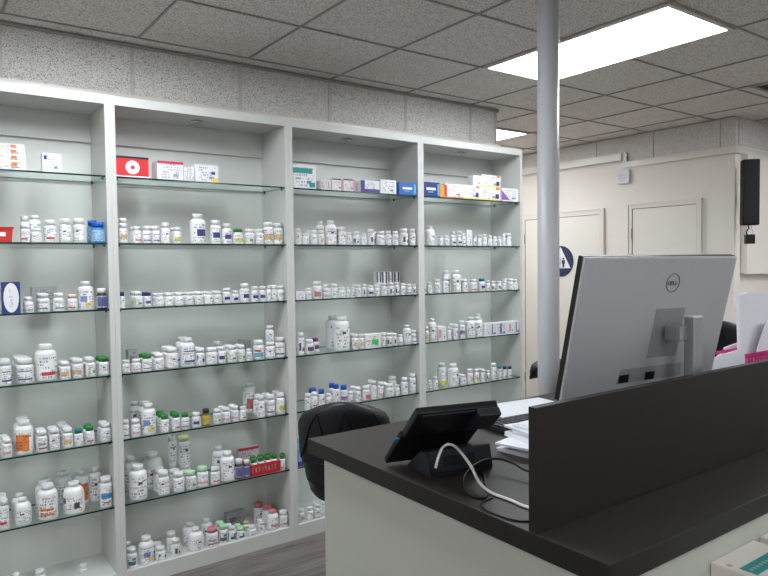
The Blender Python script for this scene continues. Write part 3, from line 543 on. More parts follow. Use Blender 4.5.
('P',2,7,1.355,3.378,0.0800,0.0241,0.099,'w','mint','tk','mint-capped white pill bottle with dark teal label, seventh from left, front, floor-level shelf, second bay'),
('P',2,7,1.355,3.430,0.0800,0.0241,0.099,'w','mint','tk','mint-capped white pill bottle with dark teal label, sixth from left, rear, floor-level shelf, second bay'),
('P',2,7,1.404,3.373,0.0800,0.0191,0.079,'w','w','tk','white pill bottle with dark teal label, eighth from left, front, floor-level shelf, second bay'),
('P',2,7,1.401,3.415,0.0800,0.0191,0.079,'w','w','tk','white pill bottle with dark teal label, seventh from left, rear, floor-level shelf, second bay'),
('P',2,7,1.453,3.376,0.0800,0.0225,0.059,'w','mint','tk','mint-capped white pill bottle with dark teal label, ninth from left, front, floor-level shelf, second bay'),
('P',2,7,1.456,3.425,0.0800,0.0225,0.059,'w','mint','tk','mint-capped white pill bottle with dark teal label, eighth from left, rear, floor-level shelf, second bay'),
('P',2,7,1.521,3.453,0.0800,0.0193,0.055,'w','yel','k','yellow-capped white pill bottle, ninth from left of the rear bottles, floor-level shelf, second bay'),
('P',2,7,1.521,3.377,0.0800,0.0228,0.053,'w','w','b','white pill bottle with blue-striped label, tenth from left in front row, floor-level shelf, second bay'),
('P',2,7,1.580,3.370,0.0800,0.0165,0.063,'w','w','k','white pill bottle, eleventh from left in front row, floor-level shelf, second bay'),
('P',2,7,1.580,3.407,0.0800,0.0165,0.063,'w','w','k','white pill bottle, eleventh from left of the rear bottles, floor-level shelf, second bay'),
('B',2,7,1.652,3.388,0.0800,0.0344,0.109,'w','red','p','red-capped white large bottle with pink label, twelfth from left, front, floor-level shelf, second bay'),
('P',2,7,1.656,3.462,0.0800,0.0298,0.114,'w','red','k','red-capped white pill bottle, twelfth from left of the rear bottles, floor-level shelf, second bay'),
('P',2,7,1.626,3.513,0.0800,0.0282,0.121,'w','red','k','red-capped white pill bottle, tenth from left of the rear bottles, floor-level shelf, second bay'),
('X',2,7,1.445,1.551,3.542,0.0800,0.04,0.085,'grey','k','grey medicine box, first from left of the rear boxes, floor-level shelf, second bay'),
('P',2,7,1.717,3.381,0.0800,0.0272,0.091,'w','w','p','white pill bottle with pink label, thirteenth from left in front row, floor-level shelf, second bay'),
('X',3,1,1.796,1.951,3.352,2.0080,0.04,0.137,'w','teal','white medicine box with teal band, first box from left, top shelf, third bay'),
('X',3,1,1.990,2.007,3.352,2.0080,0.09,0.056,'w','r','white medicine box with red marks, second box from left, top shelf, third bay'),
('X',3,1,2.010,2.028,3.352,2.0080,0.09,0.057,'w','k','white medicine box, third box from left, top shelf, third bay'),
('X',3,1,2.030,2.048,3.352,2.0080,0.09,0.058,'w','r','white medicine box with red marks, fourth box from left, top shelf, third bay'),
('X',3,1,2.058,2.134,3.352,2.0080,0.07,0.069,'w','pink','white medicine box with pink edge, fifth box from left, top shelf, third bay'),
('X',3,1,2.138,2.221,3.352,2.0080,0.07,0.072,'w','pink','white medicine box with pink edge, sixth box from left, top shelf, third bay'),
('X',3,1,2.259,2.400,3.352,2.0080,0.07,0.072,'w','purple','white medicine box with purple print, seventh box from left, top shelf, third bay'),
('X',3,1,2.408,2.530,3.352,2.0080,0.08,0.086,'w','k','white medicine box, eighth box from left, top shelf, third bay'),
('X',3,1,2.552,2.691,3.352,2.0080,0.09,0.079,'blue','wt','blue medicine box with white print, ninth box from left, top shelf, third bay'),
('P',3,2,1.837,3.372,1.6880,0.0176,0.094,'w','w','k','white pill bottle, first from left in front row, second shelf, third bay'),
('P',3,2,1.888,3.375,1.6880,0.0212,0.066,'w','w','k','white pill bottle, second from left in front row, second shelf, third bay'),
('P',3,2,1.941,3.375,1.6880,0.0214,0.083,'w','w','k','white pill bottle, third from left in front row, second shelf, third bay'),
('P',3,2,1.943,3.422,1.6880,0.0214,0.083,'w','w','k','white pill bottle, first from left of the rear bottles, second shelf, third bay'),
('P',3,2,1.989,3.373,1.6880,0.0187,0.084,'w','w','t','white pill bottle with tan label, fourth from left in front row, second shelf, third bay'),
('B',3,2,2.039,3.471,1.6880,0.0269,0.144,'w','w','k','white large bottle, second from left of the rear bottles, second shelf, third bay'),
('B',3,2,2.066,3.389,1.6880,0.0349,0.145,'w','w','k','white large bottle, fifth from left in front row, second shelf, third bay'),
('P',3,2,2.139,3.378,1.6880,0.0242,0.109,'w','w','k','white pill bottle, sixth from left in front row, second shelf, third bay'),
('P',3,2,2.136,3.431,1.6880,0.0242,0.109,'w','w','k','white pill bottle, third from left of the rear bottles, second shelf, third bay'),
('P',3,2,2.183,3.370,1.6880,0.0156,0.079,'w','w','k','white pill bottle, seventh from left in front row, second shelf, third bay'),
('P',3,2,2.236,3.376,1.6880,0.0225,0.081,'w','w','d','white pill bottle with dark-printed label, eighth from left in front row, second shelf, third bay'),
('P',3,2,2.289,3.375,1.6880,0.0205,0.068,'w','w','k','white pill bottle, ninth from left in front row, second shelf, third bay'),
('P',3,2,2.347,3.377,1.6880,0.0232,0.099,'w','w','d','white pill bottle with dark-printed label, tenth from left in front row, second shelf, third bay'),
('P',3,2,2.424,3.384,1.6880,0.0303,0.088,'w','w','k','white pill bottle, eleventh from left in front row, second shelf, third bay'),
('P',3,2,2.421,3.449,1.6880,0.0303,0.088,'w','w','k','white pill bottle, fourth from left of the rear bottles, second shelf, third bay'),
('P',3,2,2.479,3.373,1.6880,0.0189,0.089,'w','w','k','white pill bottle, twelfth from left in front row, second shelf, third bay'),
('P',3,2,2.534,3.376,1.6880,0.0215,0.090,'w','w','k','white pill bottle, thirteenth from left in front row, second shelf, third bay'),
('P',3,2,2.606,3.382,1.6880,0.0279,0.108,'w','w','d','white pill bottle with dark-printed label, fourteenth from left in front row, second shelf, third bay'),
('P',3,2,2.673,3.375,1.6880,0.0213,0.109,'w','w','k','white pill bottle, fifteenth from left in front row, second shelf, third bay'),
('X',3,3,1.809,1.866,3.352,1.3720,0.05,0.047,'w','k','white medicine box, first box from left, third shelf, third bay'),
('P',3,3,1.900,3.372,1.3720,0.0178,0.065,'w','w','k','white pill bottle, first from left in front row, third shelf, third bay'),
('P',3,3,1.962,3.381,1.3720,0.0271,0.101,'w','w','r2','white pill bottle with red label, second from left in front row, third shelf, third bay'),
('P',3,3,2.024,3.378,1.3720,0.0236,0.084,'w','w','b','white pill bottle with blue-striped label, third from left in front row, third shelf, third bay'),
('P',3,3,2.075,3.374,1.3720,0.0196,0.083,'w','w','k','white pill bottle, fourth from left in front row, third shelf, third bay'),
('P',3,3,2.128,3.377,1.3720,0.0228,0.063,'w','w','k','white pill bottle, fifth from left in front row, third shelf, third bay'),
('P',3,3,2.168,3.368,1.3720,0.0135,0.063,'w','w','k','white pill bottle, sixth from left in front row, third shelf, third bay'),
('P',3,3,2.201,3.367,1.3720,0.0130,0.062,'w','w','b','white pill bottle with blue-striped label, seventh from left in front row, third shelf, third bay'),
('P',3,3,2.245,3.372,1.3720,0.0183,0.075,'w','w','k','white pill bottle, eighth from left in front row, third shelf, third bay'),
('P',3,3,2.245,3.413,1.3720,0.0183,0.075,'w','w','k','white pill bottle, first from left of the rear bottles, third shelf, third bay'),
('P',3,3,2.286,3.369,1.3720,0.0153,0.077,'w','w','d','white pill bottle with dark-printed label, ninth from left in front row, third shelf, third bay'),
('P',3,3,2.337,3.376,1.3720,0.0216,0.069,'w','w','n','white pill bottle with navy label, tenth from left in front row, third shelf, third bay'),
('P',3,3,2.386,3.372,1.3720,0.0180,0.068,'w','w','k','white pill bottle, eleventh from left in front row, third shelf, third bay'),
('P',3,3,2.440,3.375,1.3720,0.0210,0.082,'w','w','k','white pill bottle, twelfth from left in front row, third shelf, third bay'),
('P',3,3,2.440,3.421,1.3720,0.0210,0.082,'w','w','k','white pill bottle, second from left of the rear bottles, third shelf, third bay'),
('P',3,3,2.493,3.374,1.3720,0.0196,0.081,'w','w','d','white pill bottle with dark-printed label, thirteenth from left in front row, third shelf, third bay'),
('P',3,3,2.539,3.371,1.3720,0.0172,0.084,'w','w','d','white pill bottle with dark-printed label, fourteenth from left in front row, third shelf, third bay'),
('P',3,3,2.587,3.372,1.3720,0.0182,0.076,'w','w','k','white pill bottle, fifteenth from left in front row, third shelf, third bay'),
('P',3,3,2.638,3.373,1.3720,0.0193,0.070,'w','w','b','white pill bottle with blue-striped label, sixteenth from left in front row, third shelf, third bay'),
('P',3,3,2.635,3.416,1.3720,0.0193,0.070,'w','w','b','white pill bottle with blue-striped label, third from left, rear, third shelf, third bay'),
('P',3,3,2.680,3.369,1.3720,0.0149,0.066,'w','w','d','white pill bottle with dark-printed label, seventeenth from left in front row, third shelf, third bay'),
('X',3,3,2.471,2.508,3.492,1.3720,0.04,0.148,'w','vstripe','white medicine box with black stripes, first from left, rear, third shelf, third bay'),
('X',3,3,2.513,2.559,3.492,1.3720,0.04,0.147,'w','vstripe','white medicine box with black stripes, second from left, rear, third shelf, third bay'),
('X',3,3,2.563,2.606,3.492,1.3720,0.04,0.146,'w','vstripe','white medicine box with black stripes, third from left, rear, third shelf, third bay'),
('X',3,3,2.611,2.659,3.492,1.3720,0.04,0.145,'w','vstripe','white medicine box with black stripes, fourth from left, rear, third shelf, third bay'),
('P',3,4,1.844,3.375,1.0530,0.0212,0.130,'w','w','d','white pill bottle with dark-printed label, first from left in front row, fourth shelf, third bay'),
('P',3,4,1.904,3.381,1.0530,0.0269,0.084,'w','w','pu','white pill bottle with purple label, second from left in front row, fourth shelf, third bay'),
('P',3,4,1.970,3.428,1.0530,0.0242,0.084,'w','pur','pu','purple-capped white pill bottle with purple label, first from left, rear, fourth shelf, third bay'),
('B',3,4,2.141,3.402,1.0530,0.0477,0.203,'w','w','k','white large bottle, third from left in front row, fourth shelf, third bay'),
('B',3,4,2.143,3.501,1.0530,0.0477,0.203,'w','w','k','white large bottle, second from left of the rear bottles, fourth shelf, third bay'),
('P',3,4,2.222,3.376,1.0530,0.0222,0.092,'w','w','t','white pill bottle with tan label, fourth from left in front row, fourth shelf, third bay'),
('P',3,4,2.225,3.425,1.0530,0.0222,0.092,'w','w','t','white pill bottle with tan label, third from left, rear, fourth shelf, third bay'),
('P',3,4,2.264,3.372,1.0530,0.0184,0.089,'w','w','t','white pill bottle with tan label, fifth from left in front row, fourth shelf, third bay'),
('X',3,4,2.284,2.396,3.352,1.0530,0.06,0.085,'w','greenblk','white medicine box with green block, first box from left, fourth shelf, third bay'),
('P',3,4,2.427,3.368,1.0530,0.0138,0.084,'w','w','k','white pill bottle, sixth from left in front row, fourth shelf, third bay'),
('P',3,4,2.430,3.399,1.0530,0.0138,0.084,'w','w','k','white pill bottle, fourth from left of the rear bottles, fourth shelf, third bay'),
('P',3,4,2.473,3.373,1.0530,0.0186,0.080,'w','w','d','white pill bottle with dark-printed label, seventh from left in front row, fourth shelf, third bay'),
('P',3,4,2.470,3.414,1.0530,0.0186,0.080,'w','w','d','white pill bottle with dark-printed label, fifth from left, rear, fourth shelf, third bay'),
('P',3,4,2.517,3.370,1.0530,0.0159,0.077,'w','w','d','white pill bottle with dark-printed label, eighth from left in front row, fourth shelf, third bay'),
('P',3,4,2.520,3.406,1.0530,0.0159,0.077,'w','w','d','white pill bottle with dark-printed label, sixth from left, rear, fourth shelf, third bay'),
('P',3,4,2.561,3.371,1.0530,0.0169,0.067,'w','w','p','white pill bottle with pink label, ninth from left in front row, fourth shelf, third bay'),
('B',3,4,2.626,3.382,1.0530,0.0271,0.123,'w','w','k','white large bottle, tenth from left in front row, fourth shelf, third bay'),
('P',3,4,2.674,3.374,1.0530,0.0202,0.086,'w','w','b','white pill bottle with blue-striped label, eleventh from left in front row, fourth shelf, third bay'),
('P',3,5,1.881,3.371,0.7320,0.0167,0.093,'w','w','k','white pill bottle, first from left in front row, fifth shelf, third bay'),
('P',3,5,1.928,3.374,0.7320,0.0201,0.097,'w','w','r','white pill bottle with red-marked label, second from left in front row, fifth shelf, third bay'),
('P',3,5,1.961,3.451,0.7320,0.0268,0.102,'w','blue','k','blue-capped white pill bottle, first from left of the rear bottles, fifth shelf, third bay'),
('P',3,5,1.976,3.374,0.7320,0.0200,0.106,'w','blue','k','blue-capped white pill bottle, third from left in front row, fifth shelf, third bay'),
('P',3,5,2.023,3.373,0.7320,0.0189,0.075,'w','w','g','white pill bottle with green-marked label, fourth from left in front row, fifth shelf, third bay'),
('P',3,5,2.079,3.375,0.7320,0.0212,0.122,'w','blue','k','blue-capped white pill bottle, fifth from left in front row, fifth shelf, third bay'),
('P',3,5,2.078,3.422,0.7320,0.0212,0.122,'w','blue','k','blue-capped white pill bottle, second from left of the rear bottles, fifth shelf, third bay'),
('P',3,5,2.134,3.377,0.7320,0.0226,0.110,'w','blue','rb','blue-capped white pill bottle with red-blue label, sixth from left, front, fifth shelf, third bay'),
('P',3,5,2.180,3.372,0.7320,0.0176,0.067,'w','w','r','white pill bottle with red-marked label, seventh from left in front row, fifth shelf, third bay'),
('P',3,5,2.234,3.375,0.7320,0.0214,0.087,'w','w','k','white pill bottle, eighth from left in front row, fifth shelf, third bay'),
('P',3,5,2.231,3.422,0.7320,0.0214,0.087,'w','w','k','white pill bottle, third from left of the rear bottles, fifth shelf, third bay'),
('P',3,5,2.297,3.379,0.7320,0.0254,0.087,'w','w','r2','white pill bottle with red label, ninth from left in front row, fifth shelf, third bay'),
('P',3,5,2.352,3.373,0.7320,0.0187,0.115,'w','w','k','white pill bottle, tenth from left in front row, fifth shelf, third bay'),
('P',3,5,2.355,3.414,0.7320,0.0187,0.115,'w','w','k','white pill bottle, fourth from left of the rear bottles, fifth shelf, third bay'),
('P',3,5,2.400,3.372,0.7320,0.0185,0.103,'w','w','p','white pill bottle with pink label, eleventh from left in front row, fifth shelf, third bay'),
('P',3,5,2.477,3.387,0.7320,0.0327,0.078,'w','w','k','white pill bottle, twelfth from left in front row, fifth shelf, third bay'),
('P',3,5,2.478,3.456,0.7320,0.0327,0.078,'w','w','k','white pill bottle, fifth from left of the rear bottles, fifth shelf, third bay'),
('P',3,5,2.585,3.494,0.7320,0.0296,0.100,'w','w','k','white pill bottle, sixth from left of the rear bottles, fifth shelf, third bay'),
('P',3,5,2.533,3.372,0.7320,0.0182,0.068,'w','w','k','white pill bottle, thirteenth from left in front row, fifth shelf, third bay'),
('P',3,5,2.598,3.378,0.7320,0.0235,0.106,'w','w','k','white pill bottle, fourteenth from left in front row, fifth shelf, third bay'),
('P',3,5,2.663,3.378,0.7320,0.0244,0.125,'w','w','k','white pill bottle, fifteenth from left in front row, fifth shelf, third bay'),
('X',3,6,1.796,1.840,3.352,0.4120,0.09,0.096,'lblue','purple','light blue medicine box with purple print, first box from left, sixth shelf, third bay'),
('X',3,6,1.795,1.841,3.352,0.5083,0.09,0.052,'lblue','k','light blue medicine box, stacked on another, sixth shelf, third bay'),
('P',3,6,1.884,3.374,0.4120,0.0203,0.039,'w','w','b','white pill bottle with blue-striped label, first from left in front row, sixth shelf, third bay'),
('P',3,6,2.500,3.406,0.4120,0.0218,0.131,'w','w','k','white pill bottle, first from left of the rear bottles, sixth shelf, third bay'),
('P',3,7,1.828,3.372,0.0800,0.0179,0.077,'w','w','t','white pill bottle with tan label, first from left in front row, floor-level shelf, third bay'),
('P',3,7,1.886,3.373,0.0800,0.0192,0.074,'w','w','k','white pill bottle, second from left in front row, floor-level shelf, third bay'),
('P',3,7,1.937,3.371,0.0800,0.0173,0.081,'w','w','k','white pill bottle, third from left in front row, floor-level shelf, third bay'),
('P',3,7,1.940,3.410,0.0800,0.0173,0.081,'w','w','k','white pill bottle, first from left of the rear bottles, floor-level shelf, third bay'),
('P',3,7,2.000,3.395,0.0800,0.0209,0.078,'w','w','k','white pill bottle, fourth from left in front row, floor-level shelf, third bay'),
('X',4,1,2.747,2.890,3.352,2.0080,0.06,0.094,'navy','wt','navy medicine box with white print, first box from left, top shelf, rightmost bay'),
('X',4,1,2.892,2.931,3.352,2.0080,0.06,0.083,'orange','none','orange medicine box, second box from left, top shelf, rightmost bay'),
('X',4,1,2.936,3.104,3.352,2.0080,0.08,0.093,'w','ob','white medicine box with orange stripe, third box from left, top shelf, rightmost bay'),
('X',4,1,3.107,3.251,3.352,2.0080,0.09,0.093,'w','yel','white medicine box with yellow corner, fourth box from left, top shelf, rightmost bay'),
('X',4,1,3.255,3.455,3.352,2.0080,0.09,0.093,'w','yel','white medicine box with yellow corner, fifth box from left, top shelf, rightmost bay'),
('X',4,1,3.191,3.271,3.352,2.1016,0.05,0.071,'w','k','white medicine box, stacked on another, first of these from left, top shelf, rightmost bay'),
('X',4,1,3.275,3.459,3.352,2.1014,0.09,0.083,'w','yel','white medicine box with yellow corner, stacked on another, second from left, top shelf, rightmost bay'),
('X',4,1,3.469,3.641,3.352,2.0080,0.05,0.094,'w','pur','white medicine box with purple corner, sixth box from left, top shelf, rightmost bay'),
('J',4,2,2.831,3.389,1.6880,0.0350,0.129,'w','w','k','white round jug, first from left in front row, second shelf, rightmost bay'),
('P',4,2,2.911,3.372,1.6880,0.0176,0.066,'w','w','k','white pill bottle, second from left in front row, second shelf, rightmost bay'),
('P',4,2,2.961,3.372,1.6880,0.0180,0.070,'w','w','k','white pill bottle, third from left in front row, second shelf, rightmost bay'),
('P',4,2,3.023,3.374,1.6880,0.0202,0.065,'w','w','n','white pill bottle with navy label, fourth from left in front row, second shelf, rightmost bay'),
('P',4,2,3.073,3.432,1.6880,0.0185,0.103,'w','w','k','white pill bottle, first from left of the rear bottles, second shelf, rightmost bay'),
('P',4,2,3.077,3.372,1.6880,0.0183,0.069,'w','w','n','white pill bottle with navy label, fifth from left in front row, second shelf, rightmost bay'),
('P',4,2,3.135,3.431,1.6880,0.0172,0.104,'w','w','n','white pill bottle with navy label, second from left, rear, second shelf, rightmost bay'),
('P',4,2,3.115,3.370,1.6880,0.0156,0.085,'w','w','b','white pill bottle with blue-striped label, sixth from left in front row, second shelf, rightmost bay'),
('X',4,2,3.132,3.178,3.352,1.6880,0.03,0.108,'w','k','white medicine box, first box from left, second shelf, rightmost bay'),
('P',4,2,3.217,3.367,1.6880,0.0134,0.065,'w','w','d','white pill bottle with dark-printed label, seventh from left in front row, second shelf, rightmost bay'),
('P',4,2,3.265,3.371,1.6880,0.0169,0.077,'w','w','k','white pill bottle, eighth from left in front row, second shelf, rightmost bay'),
('P',4,2,3.314,3.370,1.6880,0.0163,0.081,'w','w','k','white pill bottle, ninth from left in front row, second shelf, rightmost bay'),
('P',4,2,3.366,3.371,1.6880,0.0175,0.073,'w','w','k','white pill bottle, tenth from left in front row, second shelf, rightmost bay'),
('P',4,2,3.416,3.370,1.6880,0.0165,0.066,'w','w','k','white pill bottle, eleventh from left in front row, second shelf, rightmost bay'),
('P',4,2,3.465,3.370,1.6880,0.0162,0.069,'w','w','g','white pill bottle with green-marked label, twelfth from left in front row, second shelf, rightmost bay'),
('P',4,2,3.506,3.367,1.6880,0.0131,0.080,'w','w','k','white pill bottle, thirteenth from left in front row, second shelf, rightmost bay'),
('P',4,2,3.563,3.374,1.6880,0.0196,0.092,'w','w','k','white pill bottle, fourteenth from left in front row, second shelf, rightmost bay'),
('P',4,2,3.560,3.417,1.6880,0.0196,0.092,'w','w','k','white pill bottle, third from left of the rear bottles, second shelf, rightmost bay'),
('P',4,3,2.760,3.367,1.3720,0.0134,0.068,'w','w','d','white pill bottle with dark-printed label, first from left in front row, third shelf, rightmost bay'),
('P',4,3,2.809,3.372,1.3720,0.0184,0.078,'w','w','k','white pill bottle, second from left in front row, third shelf, rightmost bay'),
('P',4,3,2.878,3.374,1.3720,0.0199,0.094,'w','w','k','white pill bottle, third from left in front row, third shelf, rightmost bay'),
('P',4,3,2.955,3.379,1.3720,0.0255,0.107,'w','w','k','white pill bottle, fourth from left in front row, third shelf, rightmost bay'),
('B',4,3,3.031,3.461,1.3720,0.0275,0.149,'w','w','k','white large bottle, first from left of the rear bottles, third shelf, rightmost bay'),
('B',4,3,3.061,3.388,1.3720,0.0340,0.151,'w','w','k','white large bottle, fifth from left in front row, third shelf, rightmost bay'),
('P',4,3,3.126,3.373,1.3720,0.0191,0.087,'w','w','k','white pill bottle, sixth from left in front row, third shelf, rightmost bay'),
('P',4,3,3.128,3.415,1.3720,0.0191,0.087,'w','w','k','white pill bottle, second from left of the rear bottles, third shelf, rightmost bay'),
('P',4,3,3.210,3.380,1.3720,0.0262,0.086,'w','w','r','white pill bottle with red-marked label, seventh from left in front row, third shelf, rightmost bay'),
('P',4,3,3.253,3.428,1.3720,0.0245,0.090,'w','teal','k','teal-capped white pill bottle, third from left of the rear bottles, third shelf, rightmost bay'),
('P',4,3,3.292,3.378,1.3720,0.0243,0.091,'w','teal','n','teal-capped white pill bottle with navy label, eighth from left, front, third shelf, rightmost bay'),
('P',4,3,3.344,3.370,1.3720,0.0161,0.076,'w','w','p','white pill bottle with pink label, ninth from left in front row, third shelf, rightmost bay'),
('P',4,3,3.406,3.375,1.3720,0.0211,0.067,'w','w','d','white pill bottle with dark-printed label, tenth from left in front row, third shelf, rightmost bay'),
('P',4,3,3.461,3.372,1.3720,0.0177,0.066,'w','w','d','white pill bottle with dark-printed label, eleventh from left in front row, third shelf, rightmost bay'),
('P',4,3,3.509,3.369,1.3720,0.0153,0.069,'w','w','k','white pill bottle, twelfth from left in front row, third shelf, rightmost bay'),
('P',4,3,3.580,3.379,1.3720,0.0250,0.080,'w','w','k','white pill bottle, thirteenth from left in front row, third shelf, rightmost bay'),
('P',4,3,3.580,3.433,1.3720,0.0250,0.080,'w','w','k','white pill bottle, fourth from left of the rear bottles, third shelf, rightmost bay'),
('P',4,3,3.626,3.373,1.3720,0.0187,0.076,'w','w','k','white pill bottle, fourteenth from left in front row, third shelf, rightmost bay'),
('P',4,4,2.779,3.370,1.0530,0.0164,0.101,'w','w','t','white pill bottle with tan label, first from left in front row, fourth shelf, rightmost bay'),
('J',4,4,2.840,3.383,1.0530,0.0292,0.150,'w','w','k','white round jug, second from left in front row, fourth shelf, rightmost bay'),
('X',4,4,2.871,2.938,3.352,1.0530,0.05,0.096,'w','r','white medicine box with red marks, first box from left, fourth shelf, rightmost bay'),
('P',4,4,2.978,3.369,1.0530,0.0155,0.088,'w','w','k','white pill bottle, third from left in front row, fourth shelf, rightmost bay'),
('P',4,4,3.041,3.433,1.0530,0.0192,0.104,'w','w','k','white pill bottle, first from left of the rear bottles, fourth shelf, rightmost bay'),
('P',4,4,3.036,3.375,1.0530,0.0210,0.102,'w','w','k','white pill bottle, fourth from left in front row, fourth shelf, rightmost bay'),
('P',4,4,3.100,3.376,1.0530,0.0222,0.124,'w','w','rb','white pill bottle with red-blue label, fifth from left in front row, fourth shelf, rightmost bay'),
('B',4,4,3.190,3.386,1.0530,0.0325,0.141,'w','w','k','white large bottle, sixth from left in front row, fourth shelf, rightmost bay'),
('B',4,4,3.262,3.384,1.0530,0.0300,0.139,'w','w','k','white large bottle, seventh from left in front row, fourth shelf, rightmost bay'),
('B',4,4,3.337,3.462,1.0530,0.0285,0.153,'w','w','k','white large bottle, second from left of the rear bottles, fourth shelf, rightmost bay'),
('X',4,4,3.294,3.346,3.352,1.0530,0.06,0.090,'w','k','white medicine box, second box from left, fourth shelf, rightmost bay'),
('X',4,4,3.348,3.376,3.352,1.0530,0.06,0.090,'w','dk','white medicine box with dark edge, third box from left, fourth shelf, rightmost bay'),
('X',4,4,3.378,3.406,3.352,1.0530,0.06,0.090,'w','blue','white medicine box with blue edge, fourth box from left, fourth shelf, rightmost bay'),
('X',4,4,3.408,3.467,3.352,1.0530,0.06,0.090,'w','dk','white medicine box with dark edge, fifth box from left, fourth shelf, rightmost bay'),
('X',4,4,3.469,3.503,3.352,1.0530,0.06,0.090,'w','blue','white medicine box with blue edge, sixth box from left, fourth shelf, rightmost bay'),
('X',4,4,3.505,3.536,3.352,1.0530,0.06,0.090,'w','k','white medicine box, seventh box from left, fourth shelf, rightmost bay'),
('X',4,4,3.538,3.590,3.352,1.0530,0.06,0.090,'w','r','white medicine box with red marks, eighth box from left, fourth shelf, rightmost bay'),
('X',4,4,3.592,3.620,3.352,1.0530,0.06,0.090,'w','dk','white medicine box with dark edge, ninth box from left, fourth shelf, rightmost bay'),
('X',4,4,3.622,3.645,3.352,1.0530,0.06,0.091,'w','blue','white medicine box with blue edge, tenth box from left, fourth shelf, rightmost bay'),
('P',4,5,2.765,3.367,0.7320,0.0131,0.087,'w','w','k','white pill bottle, first from left in front row, fifth shelf, rightmost bay'),
('P',4,5,2.804,3.368,0.7320,0.0142,0.067,'w','w','b','white pill bottle with blue-striped label, second from left in front row, fifth shelf, rightmost bay'),
('P',4,5,2.854,3.372,0.7320,0.0183,0.085,'w','w','k','white pill bottle, third from left in front row, fifth shelf, rightmost bay'),
('B',4,5,3.032,3.392,0.7320,0.0382,0.150,'w','w','k','white large bottle, fourth from left in front row, fifth shelf, rightmost bay'),
('B',4,5,2.967,3.438,0.7320,0.0341,0.155,'n','w','y2','translucent large bottle with yellow label, first from left, rear, fifth shelf, rightmost bay'),
('P',4,5,3.110,3.376,0.7320,0.0219,0.069,'w','w','k','white pill bottle, fifth from left in front row, fifth shelf, rightmost bay'),
('P',4,5,3.108,3.424,0.7320,0.0219,0.069,'w','w','k','white pill bottle, second from left of the rear bottles, fifth shelf, rightmost bay'),
('P',4,5,3.172,3.376,0.7320,0.0217,0.102,'w','w','t','white pill bottle with tan label, sixth from left in front row, fifth shelf, rightmost bay'),
('P',4,5,3.233,3.375,0.7320,0.0208,0.097,'w','w','t','white pill bottle with tan label, seventh from left in front row, fifth shelf, rightmost bay'),
('P',4,5,3.292,3.374,0.7320,0.0196,0.090,'w','w','k','white pill bottle, eighth from left in front row, fifth shelf, rightmost bay'),
('P',4,5,3.293,3.417,0.7320,0.0196,0.090,'w','w','k','white pill bottle, third from left of the rear bottles, fifth shelf, rightmost bay'),
('P',4,5,3.340,3.369,0.7320,0.0154,0.079,'w','w','d','white pill bottle with dark-printed label, ninth from left in front row, fifth shelf, rightmost bay'),
('P',4,5,3.403,3.376,0.7320,0.0223,0.121,'w','w','k','white pill bottle, tenth from left in front row, fifth shelf, rightmost bay'),
('P',4,5,3.462,3.373,0.7320,0.0188,0.072,'w','w','p','white pill bottle with pink label, eleventh from left in front row, fifth shelf, rightmost bay'),
('P',4,5,3.508,3.420,0.7320,0.0158,0.081,'w','teal','k','teal-capped white pill bottle, fourth from left of the rear bottles, fifth shelf, rightmost bay'),
('P',4,5,3.510,3.369,0.7320,0.0150,0.087,'w','navy','r','navy-capped white pill bottle with red-marked label, twelfth from left, front, fifth shelf, rightmost bay'),
('P',4,5,3.563,3.372,0.7320,0.0176,0.080,'w','navy','b','navy-capped white pill bottle with blue-striped label, thirteenth from left, front, fifth shelf, rightmost bay')
]
LIGHT = 8.5
M['emit'] = emit_mat()
# ------------------------------------------------------------------ camera (fitted)
cam = bpy.data.cameras.new('camera'); co = bpy.data.objects.new('camera', cam); COL.objects.link(co); SC.camera = co
YAW, PITCH, ROLL, FPX = 0.62645, -0.037881, -0.011312, 664.06
cam.sensor_width = 36.; cam.lens = 36. * FPX / 768.; cam.clip_start = .05
fw = Vector((sin(YAW) * cos(PITCH), cos(YAW) * cos(PITCH), sin(PITCH))); rt = Vector((cos(YAW), -sin(YAW), 0)); up = rt.cross(fw)
r2 = rt * cos(ROLL) + up * sin(ROLL); u2 = up * cos(ROLL) - rt * sin(ROLL)
mw = Matrix((r2, u2, -fw)).transposed().to_4x4(); mw.translation = Vector((0, 0, EYE)); co.matrix_world = mw

# ------------------------------------------------------------------ the room
ZC = 2.744; T = .6096; GX, GY = 1.6239, 3.5279
YW = 3.650; XW = 5.56; YN = 2.749
def wall(name, x0, x1, y0, y1, z0, z1, mat, label):
    o = bxo(name, x0, x1, y0, y1, z0, z1, mat); return struct(o, label, 'wall')
o = bxo('floor', -2.6, 8.1, -3.1, 5.7, -.1, 0, 'floor'); struct(o, 'grey brown wood plank floor', 'floor')
o = bxo('ceiling', -2.6, 8.1, -3.1, 5.7, ZC + .004, ZC + .1, 'tile'); struct(o, 'grey speckled drop ceiling tiles', 'ceiling')
wall('wall_back', -2.5, 3.72, YW, YW + .14, 0, ZC - .302, 'wall_white', 'white wall behind the shelving')
wall('wall_far', 2.0, XW + .1, 5.6, 5.7, 0, ZC, 'cream', 'cream wall beyond the shelving')
wall('wall_passage', 1.9, 2.0, YW + .14, 5.6, 0, ZC, 'cream', 'cream wall closing the passage behind the shelving')
wall('wall_right', XW, XW + .1, YN, 5.6, 0, ZC - .003, 'cream', 'cream wall with two doors')
wall('wall_corner', XW + .1, 8.0, YN, YN + .1, 0, ZC - .003, 'cream', 'cream wall behind the speaker')
wall('wall_east', 8.0, 8.1, -3.0, YN + .1, 0, ZC, 'cream', 'cream wall at far right')
wall('wall_front', -2.5, 8.0, -3.1, -3.0, 0, ZC, 'wall_white', 'white wall behind the camera')
wall('wall_left', -2.6, -2.5, -3.0, YW, 0, ZC, 'wall_white', 'white wall at left')

